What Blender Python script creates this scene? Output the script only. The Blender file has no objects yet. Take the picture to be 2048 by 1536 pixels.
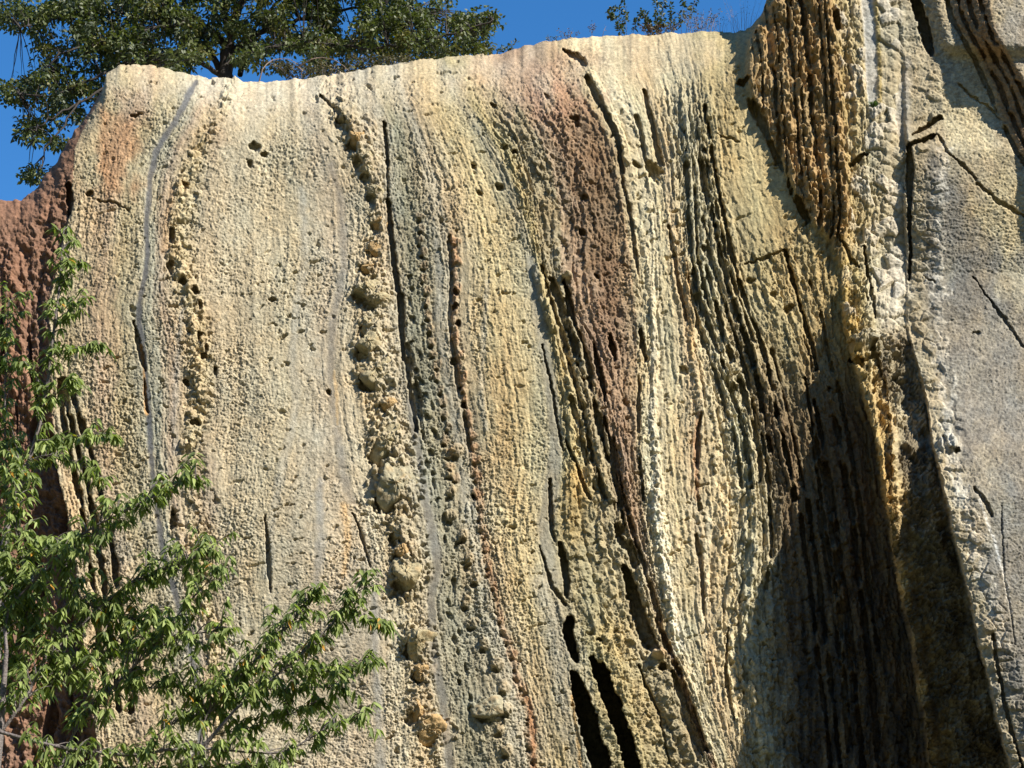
import bpy, math, random
import numpy as np
from mathutils import Vector

sc = bpy.context.scene
COL = sc.collection
R = math.radians

# ------------------------------------------------------------------ camera, sky, sun, exposure
HFOV, PITCH = R(33.0), R(22.0)
CAM = np.array([0.0, 0.0, 1.6])
FPX = 1024 / math.tan(HFOV / 2)
cd = bpy.data.cameras.new('camera')
cd.sensor_width = 36.0
cd.angle = HFOV
cd.clip_start, cd.clip_end = 0.1, 3000
cam = bpy.data.objects.new('camera', cd)
cam.location = CAM
cam.rotation_euler = (math.pi / 2 + PITCH, 0, 0)
COL.objects.link(cam)
sc.camera = cam

SUN_AZ, SUN_EL = R(59), R(42)          # degrees to the right of straight behind the camera
SUNV = Vector((math.sin(SUN_AZ) * math.cos(SUN_EL), -math.cos(SUN_AZ) * math.cos(SUN_EL), math.sin(SUN_EL)))
w = bpy.data.worlds.new('World')
sc.world = w
w.use_nodes = True
nt = w.node_tree
sky = nt.nodes.new('ShaderNodeTexSky')
sky.sky_type = 'NISHITA'
sky.sun_disc = False
sky.sun_elevation = SUN_EL
sky.sun_rotation = math.atan2(SUNV.x, SUNV.y)
sky.altitude = 900
sky.air_density, sky.dust_density, sky.ozone_density = 1.0, 0.15, 3.5
bg = nt.nodes['Background']
bg.inputs['Strength'].default_value = 0.12
hs = nt.nodes.new('ShaderNodeHueSaturation')
hs.inputs['Saturation'].default_value = 1.27
nt.links.new(sky.outputs[0], hs.inputs['Color'])
nt.links.new(hs.outputs[0], bg.inputs['Color'])
sl = bpy.data.lights.new('sun', 'SUN')
sl.energy, sl.angle, sl.color = 5.0, R(0.5), (1.0, 0.94, 0.83)
so = bpy.data.objects.new('sun', sl)
so.rotation_euler = SUNV.to_track_quat('Z', 'Y').to_euler()
COL.objects.link(so)
sc.view_settings.view_transform = 'Standard'
sc.view_settings.look = 'None'
sc.view_settings.exposure = 0.86
sc.view_settings.gamma = 1.0

# ------------------------------------------------------------------ helpers
rng = np.random.default_rng(7)
random.seed(7)


def lin(c):
    c = np.asarray(c, float) / 255.0
    return np.where(c <= 0.04045, c / 12.92, ((c + 0.055) / 1.055) ** 2.4)


def _hash(xi, yi, seed):
    with np.errstate(over='ignore'):
        h = xi.astype(np.uint32) * np.uint32(374761393) + yi.astype(np.uint32) * np.uint32(668265263) + np.uint32((seed * 974634777) & 0xffffffff)
        h = (h ^ (h >> np.uint32(13))) * np.uint32(1274126177)
        h = (h ^ (h >> np.uint32(16))) * np.uint32(2246822519)
        return h ^ (h >> np.uint32(13))


def hash01(xi, yi, seed=0):
    return (_hash(np.asarray(xi, np.int64), np.asarray(yi, np.int64), seed) & np.uint32(0xffff)).astype(np.float32) / 65535.0


_ang = np.linspace(0, 2 * np.pi, 256, endpoint=False)
_GC, _GS = np.cos(_ang).astype(np.float32), np.sin(_ang).astype(np.float32)


def perlin(x, y, seed=0):
    x = np.asarray(x, np.float32); y = np.asarray(y, np.float32)
    x, y = np.broadcast_arrays(x, y)
    xf, yf = np.floor(x), np.floor(y)
    xi, yi = xf.astype(np.int64), yf.astype(np.int64)
    fx, fy = x - xf, y - yf
    ux, uy = fx * fx * fx * (fx * (fx * 6 - 15) + 10), fy * fy * fy * (fy * (fy * 6 - 15) + 10)

    def g(ix, iy, dx, dy):
        k = (_hash(ix, iy, seed) & np.uint32(255)).astype(np.int64)
        return _GC[k] * dx + _GS[k] * dy
    a = g(xi, yi, fx, fy); b = g(xi + 1, yi, fx - 1, fy)
    c = g(xi, yi + 1, fx, fy - 1); d = g(xi + 1, yi + 1, fx - 1, fy - 1)
    return ((a + (b - a) * ux) * (1 - uy) + (c + (d - c) * ux) * uy) * 1.5


def fbm(x, y, seed=0, oct=3, gain=0.5):
    s, a, f = 0, 1.0, 1.0
    for k in range(oct):
        s = s + a * perlin(x * f, y * f, seed + k * 17)
        a *= gain; f *= 2.03
    return s


def worley(x, y, seed=0):
    """distance to the nearest and second nearest random point, and the id of the nearest"""
    x = np.asarray(x, np.float32); y = np.asarray(y, np.float32)
    xi, yi = np.floor(x).astype(np.int64), np.floor(y).astype(np.int64)
    d1 = np.full(x.shape, 9, np.float32); d2 = d1.copy(); cid = np.zeros(x.shape, np.float32)
    for ox in (-1, 0, 1):
        for oy in (-1, 0, 1):
            h = _hash(xi + ox, yi + oy, seed)
            px = (h & np.uint32(0xffff)).astype(np.float32) / 65535.0
            py = (h >> np.uint32(16)).astype(np.float32) / 65535.0
            d = np.hypot(xi + ox + px - x, yi + oy + py - y)
            nr = d < d1
            d2 = np.where(nr, d1, np.minimum(d2, d))
            cid = np.where(nr, py, cid)
            d1 = np.where(nr, d, d1)
    return d1, d2, cid


def facets(x, y, seed=0, tilt=1.0):
    """broken-stone relief: every cell is a small tilted plane with a height of its own"""
    x = np.asarray(x, np.float32); y = np.asarray(y, np.float32)
    xi, yi = np.floor(x).astype(np.int64), np.floor(y).astype(np.int64)
    d1 = np.full(x.shape, 9, np.float32); out = np.zeros(x.shape, np.float32)
    for ox in (-1, 0, 1):
        for oy in (-1, 0, 1):
            h = _hash(xi + ox, yi + oy, seed)
            g = _hash(xi + ox, yi + oy, seed + 501)
            dx = x - (xi + ox + (h & np.uint32(0xffff)).astype(np.float32) / 65535.0)
            dy = y - (yi + oy + (h >> np.uint32(16)).astype(np.float32) / 65535.0)
            d = np.hypot(dx, dy)
            k = (g & np.uint32(255)).astype(np.int64)
            hh = ((g >> np.uint32(8)) & np.uint32(255)).astype(np.float32) / 255.0 - 0.5
            f = hh + tilt * (_GC[k] * dx + _GS[k] * dy)
            nr = d < d1
            out = np.where(nr, f, out); d1 = np.where(nr, d, d1)
    return out


def smooth(a, lo, hi):
    t = np.clip((a - lo) / (hi - lo), 0, 1)
    return t * t * (3 - 2 * t)


def line(pts):
    p = np.array(sorted(pts, key=lambda q: q[1]), float)
    return lambda y: np.interp(y, p[:, 1], p[:, 0])


def rays(u, v):
    a = (np.asarray(u, float) - 1024) / FPX
    b = (768 - np.asarray(v, float)) / FPX
    cp, sp = math.cos(PITCH), math.sin(PITCH)
    return np.stack([a, cp - b * sp, sp + b * cp], -1)


LEAN = R(8)
PL_N = np.array([0, -math.cos(LEAN), math.sin(LEAN)])
PL_P = np.array([0, 41.0, 17.0])


def on_face(u, v, back=0.0):
    """point of the cliff's mean face seen at (u, v), moved back along the ray"""
    d = rays(u, v)
    t = (PL_N @ (PL_P - CAM)) / (d @ PL_N)
    L = np.linalg.norm(d, axis=-1)
    t = t + np.asarray(back) / L
    return CAM + d * t[..., None]


def at_y(u, v, Y):
    """point at forward distance Y seen at (u, v)"""
    d = rays(u, v)
    return CAM + d * (np.asarray(Y) / d[..., 1])[..., None]


def mesh_np(name, verts, faces, mats, parent=None, colour=None, smooth_shade=True, attr='rock_colour'):
    verts = np.ascontiguousarray(verts, np.float32); faces = np.asarray(faces, np.int32)
    n, k = faces.shape
    me = bpy.data.meshes.new(name)
    me.vertices.add(len(verts)); me.vertices.foreach_set('co', verts.ravel())
    me.loops.add(n * k); me.loops.foreach_set('vertex_index', faces.ravel())
    me.polygons.add(n)
    me.polygons.foreach_set('loop_start', np.arange(0, n * k, k, dtype=np.int32))
    if smooth_shade:
        me.polygons.foreach_set('use_smooth', np.ones(n, bool))
    if colour is not None:
        ca = me.color_attributes.new(attr, 'FLOAT_COLOR', 'POINT')
        rgba = np.ones((len(verts), 4), np.float32); rgba[:, :3] = colour
        ca.data.foreach_set('color', rgba.ravel())
    me.update(calc_edges=True)
    if mats:
        me.materials.append(mats)
    o = bpy.data.objects.new(name, me)
    COL.objects.link(o)
    if parent is not None:
        o.parent = parent
    return o


def tag(o, label=None, cat=None, group=None, kind=None):
    for k, x in (('label', label), ('category', cat), ('group', group), ('kind', kind)):
        if x:
            o[k] = x
    return o


def empty(name, loc=(0, 0, 0)):
    o = bpy.data.objects.new(name, None)
    o.empty_display_size = 0.3
    COL.objects.link(o)
    o.location = loc
    return o


# ------------------------------------------------------------------ materials
def rock_material(name, scale=9.0, amount=0.35):
    m = bpy.data.materials.new(name); m.use_nodes = True
    n, l = m.node_tree.nodes, m.node_tree.links
    b = n['Principled BSDF']
    b.inputs['Roughness'].default_value = 0.92
    b.inputs['Specular IOR Level'].default_value = 0.18
    at = n.new('ShaderNodeAttribute'); at.attribute_name = 'rock_colour'
    tc = n.new('ShaderNodeTexCoord')
    n1 = n.new('ShaderNodeTexNoise'); n1.inputs['Scale'].default_value = scale
    n1.inputs['Detail'].default_value = 8; n1.inputs['Roughness'].default_value = 0.72
    l.new(tc.outputs['Object'], n1.inputs['Vector'])
    mr = n.new('ShaderNodeMapRange')
    mr.inputs[1].default_value, mr.inputs[2].default_value = 0.3, 0.7
    mr.inputs[3].default_value, mr.inputs[4].default_value = 1 - amount, 1 + amount
    l.new(n1.outputs[0], mr.inputs[0])
    mx = n.new('ShaderNodeMix'); mx.data_type = 'RGBA'; mx.blend_type = 'MULTIPLY'
    mx.inputs[0].default_value = 1.0
    l.new(at.outputs['Color'], mx.inputs[6]); l.new(mr.outputs[0], mx.inputs[7])
    l.new(mx.outputs[2], b.inputs['Base Color'])
    n2 = n.new('ShaderNodeTexNoise'); n2.inputs['Scale'].default_value = 28
    n2.inputs['Detail'].default_value = 6; n2.inputs['Roughness'].default_value = 0.7
    l.new(tc.outputs['Object'], n2.inputs['Vector'])
    bp = n.new('ShaderNodeBump'); bp.inputs['Strength'].default_value = 0.7; bp.inputs['Distance'].default_value = 0.03
    l.new(n2.outputs[0], bp.inputs['Height']); l.new(bp.outputs[0], b.inputs['Normal'])
    return m


def leaf_material(name, gloss=0.5, trans=0.3):
    m = bpy.data.materials.new(name); m.use_nodes = True
    n, l = m.node_tree.nodes, m.node_tree.links
    b = n['Principled BSDF']
    at = n.new('ShaderNodeAttribute'); at.attribute_name = 'leaf_colour'
    b.inputs['Roughness'].default_value = gloss
    b.inputs['Specular IOR Level'].default_value = 0.4
    l.new(at.outputs['Color'], b.inputs['Base Color'])
    t = n.new('ShaderNodeBsdfTranslucent')
    g = n.new('ShaderNodeMix'); g.data_type = 'RGBA'; g.blend_type = 'MULTIPLY'; g.inputs[0].default_value = 1
    g.inputs[7].default_value = (1.3, 1.5, 0.5, 1)
    l.new(at.outputs['Color'], g.inputs[6]); l.new(g.outputs[2], t.inputs['Color'])
    mix = n.new('ShaderNodeMixShader'); mix.inputs[0].default_value = trans
    l.new(b.outputs[0], mix.inputs[1]); l.new(t.outputs[0], mix.inputs[2])
    l.new(mix.outputs[0], n['Material Output'].inputs['Surface'])
    return m


def bark_material(name, c1, c2, scale=30):
    m = bpy.data.materials.new(name); m.use_nodes = True
    n, l = m.node_tree.nodes, m.node_tree.links
    b = n['Principled BSDF']; b.inputs['Roughness'].default_value = 0.85
    tc = n.new('ShaderNodeTexCoord')
    no = n.new('ShaderNodeTexNoise'); no.inputs['Scale'].default_value = scale; no.inputs['Detail'].default_value = 6
    l.new(tc.outputs['Object'], no.inputs['Vector'])
    cr = n.new('ShaderNodeValToRGB')
    cr.color_ramp.elements[0].position, cr.color_ramp.elements[1].position = 0.35, 0.65
    cr.color_ramp.elements[0].color = (*c1, 1); cr.color_ramp.elements[1].color = (*c2, 1)
    l.new(no.outputs[0], cr.inputs[0]); l.new(cr.outputs[0], b.inputs['Base Color'])
    bp = n.new('ShaderNodeBump'); bp.inputs['Strength'].default_value = 0.6; bp.inputs['Distance'].default_value = 0.02
    l.new(no.outputs[0], bp.inputs['Height']); l.new(bp.outputs[0], b.inputs['Normal'])
    return m


M_ROCK = rock_material('bedded_limestone')
M_RED = rock_material('red_marl', 7.0, 0.45)
M_BUT = rock_material('buttress_limestone', 8.0, 0.4)
M_LEAF_OAK = leaf_material('oak_leaf', 0.55, 0.22)
M_LEAF_NEAR = leaf_material('cherry_leaf', 0.6, 0.34)
M_DRY = leaf_material('dry_stem', 0.8, 0.2)
M_BARK_DARK = bark_material('dark_bark', (0.025, 0.02, 0.017), (0.07, 0.055, 0.045))
M_BARK_GREY = bark_material('grey_bark', (0.09, 0.075, 0.07), (0.2, 0.17, 0.16), 60)
M_BARK_PINK = bark_material('dead_wood', (0.2, 0.14, 0.11), (0.36, 0.27, 0.22), 60)

# ------------------------------------------------------------------ the rock: one sheet traced bed by bed, then split into its beds
exec_step = 1.5
uf = np.arange(-24, 2073, exec_step)
vf = np.arange(-15, 1552, exec_step)
ug = np.concatenate([np.linspace(-1500, -524, 30, endpoint=False), np.linspace(-524, -24, 110, endpoint=False), uf, np.linspace(2073, 2600, 116, endpoint=False), np.linspace(2600, 3300, 24)])
vg = np.concatenate([np.linspace(-640, -15, 40, endpoint=False), vf, np.linspace(1552, 1900, 90, endpoint=False), np.linspace(1900, 2560, 40)])
U, V = np.meshgrid(ug, vg)
U = U.astype(np.float32); V = V.astype(np.float32)
NR, NC = U.shape

# skyline of the cliff
_top = np.array([(-1500, 520), (-600, 470), (-200, 430), (0, 404), (40, 399), (70, 380), (90, 350), (115, 315), (150, 262), (180, 220), (205, 180), (212, 148),
                 (240, 129), (290, 128), (335, 137), (400, 152), (470, 159), (530, 164), (600, 157), (680, 146), (760, 131), (850, 118),
                 (940, 109), (1000, 107), (1055, 90), (1140, 75), (1250, 70), (1340, 66), (1420, 64), (1470, 63), (1500, 54), (1512, 40), (1524, 25),
                 (1532, 2), (1545, -50), (1570, -140), (1640, -260), (1800, -380), (2100, -420), (3300, -300)], float)
vtop1 = np.interp(ug, _top[:, 0], _top[:, 1]) + 3.0 * fbm(ug / 24.0, ug * 0 + 3.3, 5, 3)
VT = np.broadcast_to(vtop1, U.shape).astype(np.float32)
OVER = np.clip(VT - V, 0, None)                 # rows above the skyline become the plateau behind it
VE = np.maximum(V, VT)
Yc = np.clip(VE, -100, 1700)

# traced bed lines (x at y); their value far down the face is x at y = 800
K = {
    'red': [(205, 180), (150, 300), (146, 370), (143, 430), (122, 520), (98, 600), (100, 700), (104, 800), (118, 950), (150, 1100), (170, 1300), (200, 1536)],
    'vein_a': [(400, 150), (378, 190), (352, 240), (315, 295), (301, 350), (292, 450), (296, 530), (276, 620), (285, 700), (299, 830), (306, 950), (325, 1100), (365, 1240), (388, 1330), (405, 1536)],
    'chain_a': [(470, 150), (420, 250), (372, 350), (350, 470), (362, 560), (396, 650), (404, 730), (396, 830), (382, 900), (388, 1000), (402, 1150), (425, 1280), (440, 1536)],
    'vein_b': [(590, 180), (600, 300), (605, 400), (610, 520), (592, 620), (586, 720), (598, 800), (570, 900), (545, 1050), (530, 1200), (525, 1536)],
    'vein_c': [(610, 160), (640, 260), (680, 390), (690, 540), (668, 620), (660, 760), (670, 850), (690, 960), (702, 1000), (730, 1080), (748, 1150), (750, 1250), (760, 1536)],
    'chain_b': [(650, 170), (675, 220), (712, 290), (748, 370), (757, 470), (742, 580), (732, 690), (752, 770), (770, 880), (790, 980), (806, 1090), (822, 1180), (837, 1290), (852, 1380), (872, 1536)],
    'vein_d': [(735, 150), (770, 250), (775, 340), (776, 420), (787, 520), (797, 600), (803, 700), (816, 800), (831, 900), (850, 1000), (866, 1090), (871, 1150), (856, 1200), (861, 1280), (881, 1400), (895, 1536)],
    'rust': [(790, 130), (830, 220), (880, 360), (905, 470), (911, 560), (906, 640), (917, 720), (934, 820), (950, 920), (956, 1000), (966, 1080), (986, 1170), (1002, 1230), (1030, 1330), (1056, 1420), (1068, 1536)],
    'vein_e': [(880, 120), (920, 200), (985, 300), (1030, 400), (1060, 500), (1075, 600), (1088, 690), (1106, 790), (1112, 870), (1106, 950), (1088, 1070), (1106, 1160), (1132, 1250), (1142, 1330), (1160, 1440), (1182, 1536)],
    'diag': [(930, 110), (985, 190), (1045, 290), (1080, 400), (1095, 530), (1132, 650), (1170, 770), (1200, 890), (1232, 1010), (1272, 1120), (1310, 1260), (1365, 1400), (1415, 1536)],
    'brown_l': [(990, 108), (1040, 170), (1085, 250), (1130, 330), (1147, 430), (1134, 540), (1150, 620), (1190, 720), (1212, 830), (1236, 960), (1246, 1010), (1285, 1120), (1322, 1260), (1376, 1400), (1426, 1536)],
    'brown_r': [(1130, 80), (1180, 180), (1230, 280), (1255, 430), (1272, 520), (1282, 640), (1282, 800), (1283, 900), (1290, 1000), (1305, 1100), (1330, 1260), (1384, 1400), (1434, 1536)],
    'white': [(1190, 75), (1240, 180), (1290, 300), (1305, 430), (1305, 600), (1312, 700), (1305, 830), (1316, 930), (1320, 1000), (1332, 1100), (1348, 1200), (1366, 1300), (1398, 1400), (1445, 1536)],
    'streak': [(1260, 70), (1300, 180), (1335, 320), (1360, 540), (1382, 640), (1384, 700), (1400, 800), (1397, 880), (1396, 980), (1402, 1030), (1412, 1100), (1420, 1250), (1440, 1400), (1475, 1536)],
    'thin_a': [(1330, 66), (1360, 180), (1372, 320), (1382, 512), (1402, 622), (1434, 712), (1460, 790), (1485, 880), (1500, 980), (1500, 1100), (1490, 1250), (1500, 1400), (1520, 1536)],
    'thin_b': [(1390, 64), (1410, 200), (1428, 350), (1450, 440), (1464, 512), (1487, 595), (1510, 662), (1530, 725), (1550, 812), (1570, 912), (1586, 980), (1600, 1100), (1620, 1250), (1640, 1400), (1650, 1536)],
    'thick': [(1480, 60), (1490, 160), (1530, 330), (1560, 450), (1573, 512), (1603, 612), (1633, 738), (1655, 850), (1680, 1000), (1700, 1150), (1720, 1300), (1740, 1536)],
    'crest': [(1655, -100), (1662, 0), (1680, 150), (1690, 300), (1700, 420), (1694, 480), (1684, 560), (1692, 650), (1715, 750), (1752, 870), (1770, 980), (1785, 1090), (1805, 1200), (1835, 1350), (1860, 1536)],
    'slab': [(1800, -100), (1808, 100), (1815, 290), (1812, 400), (1815, 500), (1815, 650), (1850, 800), (1880, 950), (1910, 1090), (1950, 1250), (1985, 1400), (2020, 1536)],
}
KF = {k: line(p) for k, p in K.items()}
order = ['red', 'vein_a', 'chain_a', 'vein_b', 'vein_c', 'chain_b', 'vein_d', 'rust', 'vein_e', 'diag', 'brown_l', 'brown_r', 'white', 'streak', 'thin_a', 'thin_b', 'thick', 'crest', 'slab']
S0 = {k: float(KF[k](800)) for k in order}

# ragged edges for everything that is traced
WU = U + 3.2 * fbm(U / 70, VE / 190, 11, 2) + 1.7 * fbm(U / 11, VE / 11, 12, 2)
WV = VE + 5.0 * fbm(U / 70, VE / 60, 13, 2) + 2.6 * fbm(U / 14, VE / 14, 14, 2)

rowy = None
Lx = np.stack([KF[k](np.clip(V[:, 0], -100, 1700)) for k in order], 0)     # per grid row (plateau rows are clamped below)
S = np.empty_like(U)
xs_s = np.array([-3000] + [S0[k] for k in order] + [5000.0])
for j in range(NR):
    yy = VE[j]
    # rows above the skyline use the skyline's own y, so evaluate per column there
    if OVER[j].max() > 0 or True:
        pass
    y0 = float(V[j, 0])
    xs = np.concatenate([[-3000 + Lx[0, j] - S0['red']], Lx[:, j], [5000 + Lx[-1, j] - S0['slab']]])
    xs = np.maximum.accumulate(xs + np.arange(len(xs)) * 1e-3)
    S[j] = np.interp(WU[j], xs, xs_s)


def sline(name, dx=0.0):
    return KF[name](Yc) + dx


# ---- where the rock stands: metres towards the camera, on top of the mean face
xc = sline('crest'); xe = sline('slab')
base_pts = [(1550, -100), (1535, 0), (1498, 80), (1488, 165), (1500, 200), (1528, 260), (1556, 320), (1590, 400), (1618, 450), (1655, 485), (1674, 540), (1678, 560), (1678, 660), (1697, 750), (1730, 870), (1748, 980), (1758, 1090), (1770, 1200), (1785, 1350), (1800, 1536)]
xb = line(base_pts)(Yc)
xb = np.where(Yc > 560, xc - 7, xb)
pcrest = np.interp(Yc, [-100, 0, 170, 300, 400, 480, 545, 585, 630, 680, 780, 863, 900, 992, 1200, 1536, 1700],
                   [0.6, 0.6, 0.64, 0.5, 0.3, 0.1, 0.02, 0.22, 0.46, 0.68, 1.12, 1.75, 2.4, 2.9, 2.45, 1.85, 1.75])
PR = np.zeros_like(U)
wall = np.clip((WU - xb) / np.maximum(xc - xb, 4), 0, 1)
PR += wall * pcrest
strip_w = np.interp(Yc, [-100, 480, 600, 750, 900, 1090, 1536], [140, 60, 52, 34, 30, 12, 10])
drop = np.interp(Yc, [-100, 600, 700, 800, 1100, 1536], [0.1, 0.1, 0.35, 0.55, 0.5, 0.4])
PR -= smooth(WU - xc - strip_w, 0, 14) * drop
step = np.interp(Yc, [-100, 240, 300, 420, 600, 650, 800, 950, 1090, 1250, 1536, 1700], [0.1, 0.15, 0.5, 0.35, 0.15, 0.15, 0.85, 1.35, 1.9, 2.5, 3.2, 3.4])
sw = np.interp(Yc, [-100, 650, 800, 1536], [10, 5, 6, 7])
PR += smooth(WU - xe, -sw, 2) * step
PR += np.clip(WU - xe, 0, 70) * 0.0042 * smooth(Yc, 250, 420) + np.clip(WU - xe - 70, 0, None) * 0.0002
# upper slab at the top right, its underside a shaded wall
lo = line([(1890, -10), (1903, 50), (1935, 90), (1975, 180), (2000, 250), (2048, 330), (2300, 640)])(Yc)
hi = line([(1975, -10), (1992, 60), (2030, 130), (2075, 200), (2130, 330), (2380, 640)])(Yc)
PR += np.clip((WU - lo) / np.maximum(hi - lo, 5), 0, 1) * 1.0
# brown wall with a black cleft left of it
lo2 = line([(1828, -20), (1838, 30), (1852, 80), (1868, 115), (1880, 130)])(Yc)
PR += smooth(WU - lo2, 10, 50) * smooth(125 - VE, 0, 40) * 0.45
# red rock on the left lies further back
xr = sline('red')
rec = np.interp(Yc, [300, 400, 520, 600, 800, 1000, 1200, 1700], [0.0, 0.16, 0.22, 0.25, 0.4, 0.7, 0.7, 0.7])
PR -= (1 - smooth(WU - xr, -22, 2)) * rec
PR -= np.clip(xr - 60 - WU, 0, None) * 0.0012
# slow swelling of the face
PR += 0.2 * fbm(U / 420, VE / 520, 21, 2) * smooth(2000 - U, 0, 900) + 0.06 * fbm(U / 130, VE / 210, 22, 2) * (1 - 0.8 * smooth(WU - xe, 0, 60))
# the crest rolls back
cw = np.interp(ug, [-100, 100, 200, 300, 500, 900, 1200, 1450, 1530, 1600], [90, 90, 60, 110, 150, 190, 200, 150, 60, 200])[None, :]
rb = np.interp(ug, [-100, 100, 200, 300, 500, 900, 1200, 1450, 1530, 1600], [1.0, 0.9, 0.8, 1.5, 2.2, 2.8, 3.0, 2.4, 0.8, 2.5])[None, :]
a = np.clip((VE - VT) / cw, 0, 1)
PR -= rb * (1 - np.sqrt(np.clip(1 - (1 - a) ** 2.2, 0, 1)))

# ---- relief (metres along the rock's own normal)
H = np.zeros_like(U)
CUT = np.zeros_like(U)          # cracks and holes, cut straight back
main = (WU > xr) & (WU < xb)
but = smooth(WU - xc, -4, 6)
fmask = smooth(WU - xr, -6, 6) * (1 - smooth(WU - xb, -8, 4))
# rough-cast grain, its streaks rising a little to the right
ru, rv = U * 0.94 - VE * 0.2, VE * 1.15 + U * 0.3
gA = fbm(ru / 46, rv / 34, 30, 2)
g1 = perlin(ru / 19, rv / 12, 31); g2 = perlin(ru / 9.5, rv / 6, 32); g3 = perlin(ru / 5.2, rv / 3.8, 33); g4 = perlin(ru / 12, rv / 9, 36)
wx, wy = ru + 5 * g1 + 2 * g2, rv + 5 * g4 + 2 * g3
f1 = facets(wx / 30, wy / 20, 39, 1.0); f2 = facets(wx / 13, wy / 9, 40, 1.1); f3 = facets(wx / 7, wy / 5, 43, 1.2); f4 = facets(ru / 4.6, rv / 3.8, 46, 1.2)
grain = 0.3 * gA + 0.3 * f1 + 0.36 * f2 + 0.72 * f3 + 0.7 * f4 + 0.3 * g3
gl = 0.85 + 0.75 * fbm(U / 150, VE / 170, 34, 2)
platy = smooth(S, 1270, 1330) * (1 - smooth(WU - xb, 0, 20))
gsc = (0.65 + 0.35 * fmask) * (1 - 0.55 * platy) * (0.45 + 0.55 * smooth(VE - VT, 0, 60))
calm = np.zeros_like(U)
for cx_, cy_, ra, rb_ in ((1535, 310, 80, 170), (1190, 1120, 80, 120), (1100, 1380, 50, 150), (240, 300, 60, 90), (1020, 760, 50, 250), (1340, 840, 30, 220), (560, 880, 70, 330)):
    calm = np.maximum(calm, smooth(1.3 - np.hypot((WU - cx_) / ra, (WV - cy_) / rb_), 0, 0.6))
slabm = smooth(WU - xe + 16 * fbm(U / 30, VE / 36, 74, 3), 54, 78)
GR = 0.024 * grain * np.clip(gl, 0.3, 1.6) * (1 - 0.4 * calm) * (1 - 0.7 * slabm)
H += slabm * 0.011 * (f4 + 0.9 * facets(ru / 6, rv / 3.6, 49, 1.2))
H += GR * gsc
for nm_, wd_ in (('chain_a', 30), ('chain_b', 34)):
    zz = np.exp(-((S - S0[nm_]) / wd_) ** 4)
    H += zz * ((0.08 if nm_ == 'chain_a' else 0.03) * facets(wx / 26, wy / 24, 47, 0.9) + 0.05 * f2)
cav = fbm(ru / 27, rv / 17, 37, 3)
pk = 0.55 + 0.9 * fbm(U / 210, VE / 240, 38, 2)
H -= 0.16 * smooth(cav, 0.55, 0.95) * np.clip(pk, 0, 1) * fmask


# beds: bands of s broken into blocks
def beds(width, length, seed, warp=0.5):
    t = S / width + warp * fbm(U / 120, VE / 380, seed, 2) + 0.05 * perlin(U / 14, VE / 20, seed + 5)
    ci = np.floor(t)
    ln = length * (0.5 + hash01(ci, 0, seed + 3))
    vv = (WV + 777 * hash01(ci, 1, seed + 4)) / ln
    bi = np.floor(vv)
    ft = t - ci
    fv = vv - bi
    ew = 0.05 + 0.22 * hash01(ci, bi, seed + 9)
    ed = smooth(ft, 0, ew) * smooth(1 - ft, 0, 0.06) * (0.55 + 0.45 * smooth(fv * ln, 0, 3))
    return hash01(ci, 0, seed), hash01(ci, bi, seed + 1), ed, ft


bedA = beds(27, 420, 41); bedB = beds(12, 190, 42, 0.45); bedC = beds(6.5, 90, 44, 0.5)
# strength of the bedding by place across the face
bs = np.interp(S, [60, 104, 140, 297, 340, 420, 650, 740, 830, 900, 960, 1090, 1125, 1170, 1230, 1290, 1340, 1400, 1450, 1530, 1560, 1640, 1760, 1800, 1830],
               [.4, .6, .25, .15, .3, .12, .12, .25, .3, .35, .25, .15, .6, 1.0, .75, .6, .3, .45, 1.15, 1.15, .6, .8, .8, .3, 0])
tophug = smooth(VE - VT, 40, 220)
bs = bs * (0.12 + 0.88 * tophug) * (1 - 0.75 * smooth(1.3 - np.hypot((WU - 1535) / 80, (WV - 310) / 180), 0, 0.5))
H += bs * (0.08 * facets(S / 9 + 0.3 * g1, WV / 40, 45, 1.0) + 0.05 * facets(S / 5 + 0.2 * g1, WV / 16, 48, 1.0))
for (h1, h2, ed, ft), A in ((bedA, 0.15), (bedB, 0.10), (bedC, 0.026)):
    H += bs * A * ((0.65 * h1 + 0.35 * h2) * (0.35 + 0.65 * ed) - 0.4)

COLR = np.zeros(U.shape + (3,), np.float32)
# ---- colour of each bed (as it looks in full sun)
CT = [(-3000, (140, 102, 76)), (60, (144, 106, 80)), (98, (146, 110, 84)), (108, (190, 172, 132)), (150, (188, 172, 130)), (200, (188, 164, 128)), (235, (190, 173, 128)),
      (268, (184, 172, 134)), (290, (176, 168, 138)), (318, (172, 166, 138)), (345, (178, 158, 128)), (370, (196, 176, 136)), (404, (206, 188, 140)), (432, (198, 180, 142)),
      (500, (196, 182, 146)), (580, (198, 184, 146)), (610, (190, 178, 146)), (650, (192, 176, 144)), (690, (194, 180, 146)), (745, (200, 182, 140)), (790, (194, 180, 146)),
      (814, (176, 168, 142)), (850, (160, 154, 122)), (885, (172, 160, 126)), (912, (178, 170, 144)), (934, (190, 170, 130)), (960, (194, 176, 134)), (1010, (202, 180, 126)), (1070, (194, 180, 136)),
      (1105, (178, 170, 140)), (1130, (184, 168, 116)), (1165, (178, 162, 122)), (1190, (164, 150, 116)), (1206, (172, 146, 116)), (1240, (176, 150, 120)), (1270, (176, 152, 116)), (1285, (204, 188, 144)),
      (1312, (220, 206, 166)), (1345, (208, 194, 150)), (1385, (202, 180, 138)), (1402, (196, 174, 130)), (1425, (204, 186, 142)), (1462, (196, 186, 148)), (1510, (186, 174, 136)), (1545, (186, 170, 124)), (1600, (192, 174, 122)),
      (1660, (184, 162, 110)), (1728, (196, 168, 104)), (1760, (192, 172, 122)), (1790, (182, 170, 136)), (1850, (182, 168, 134)), (5000, (184, 170, 136))]
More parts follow.
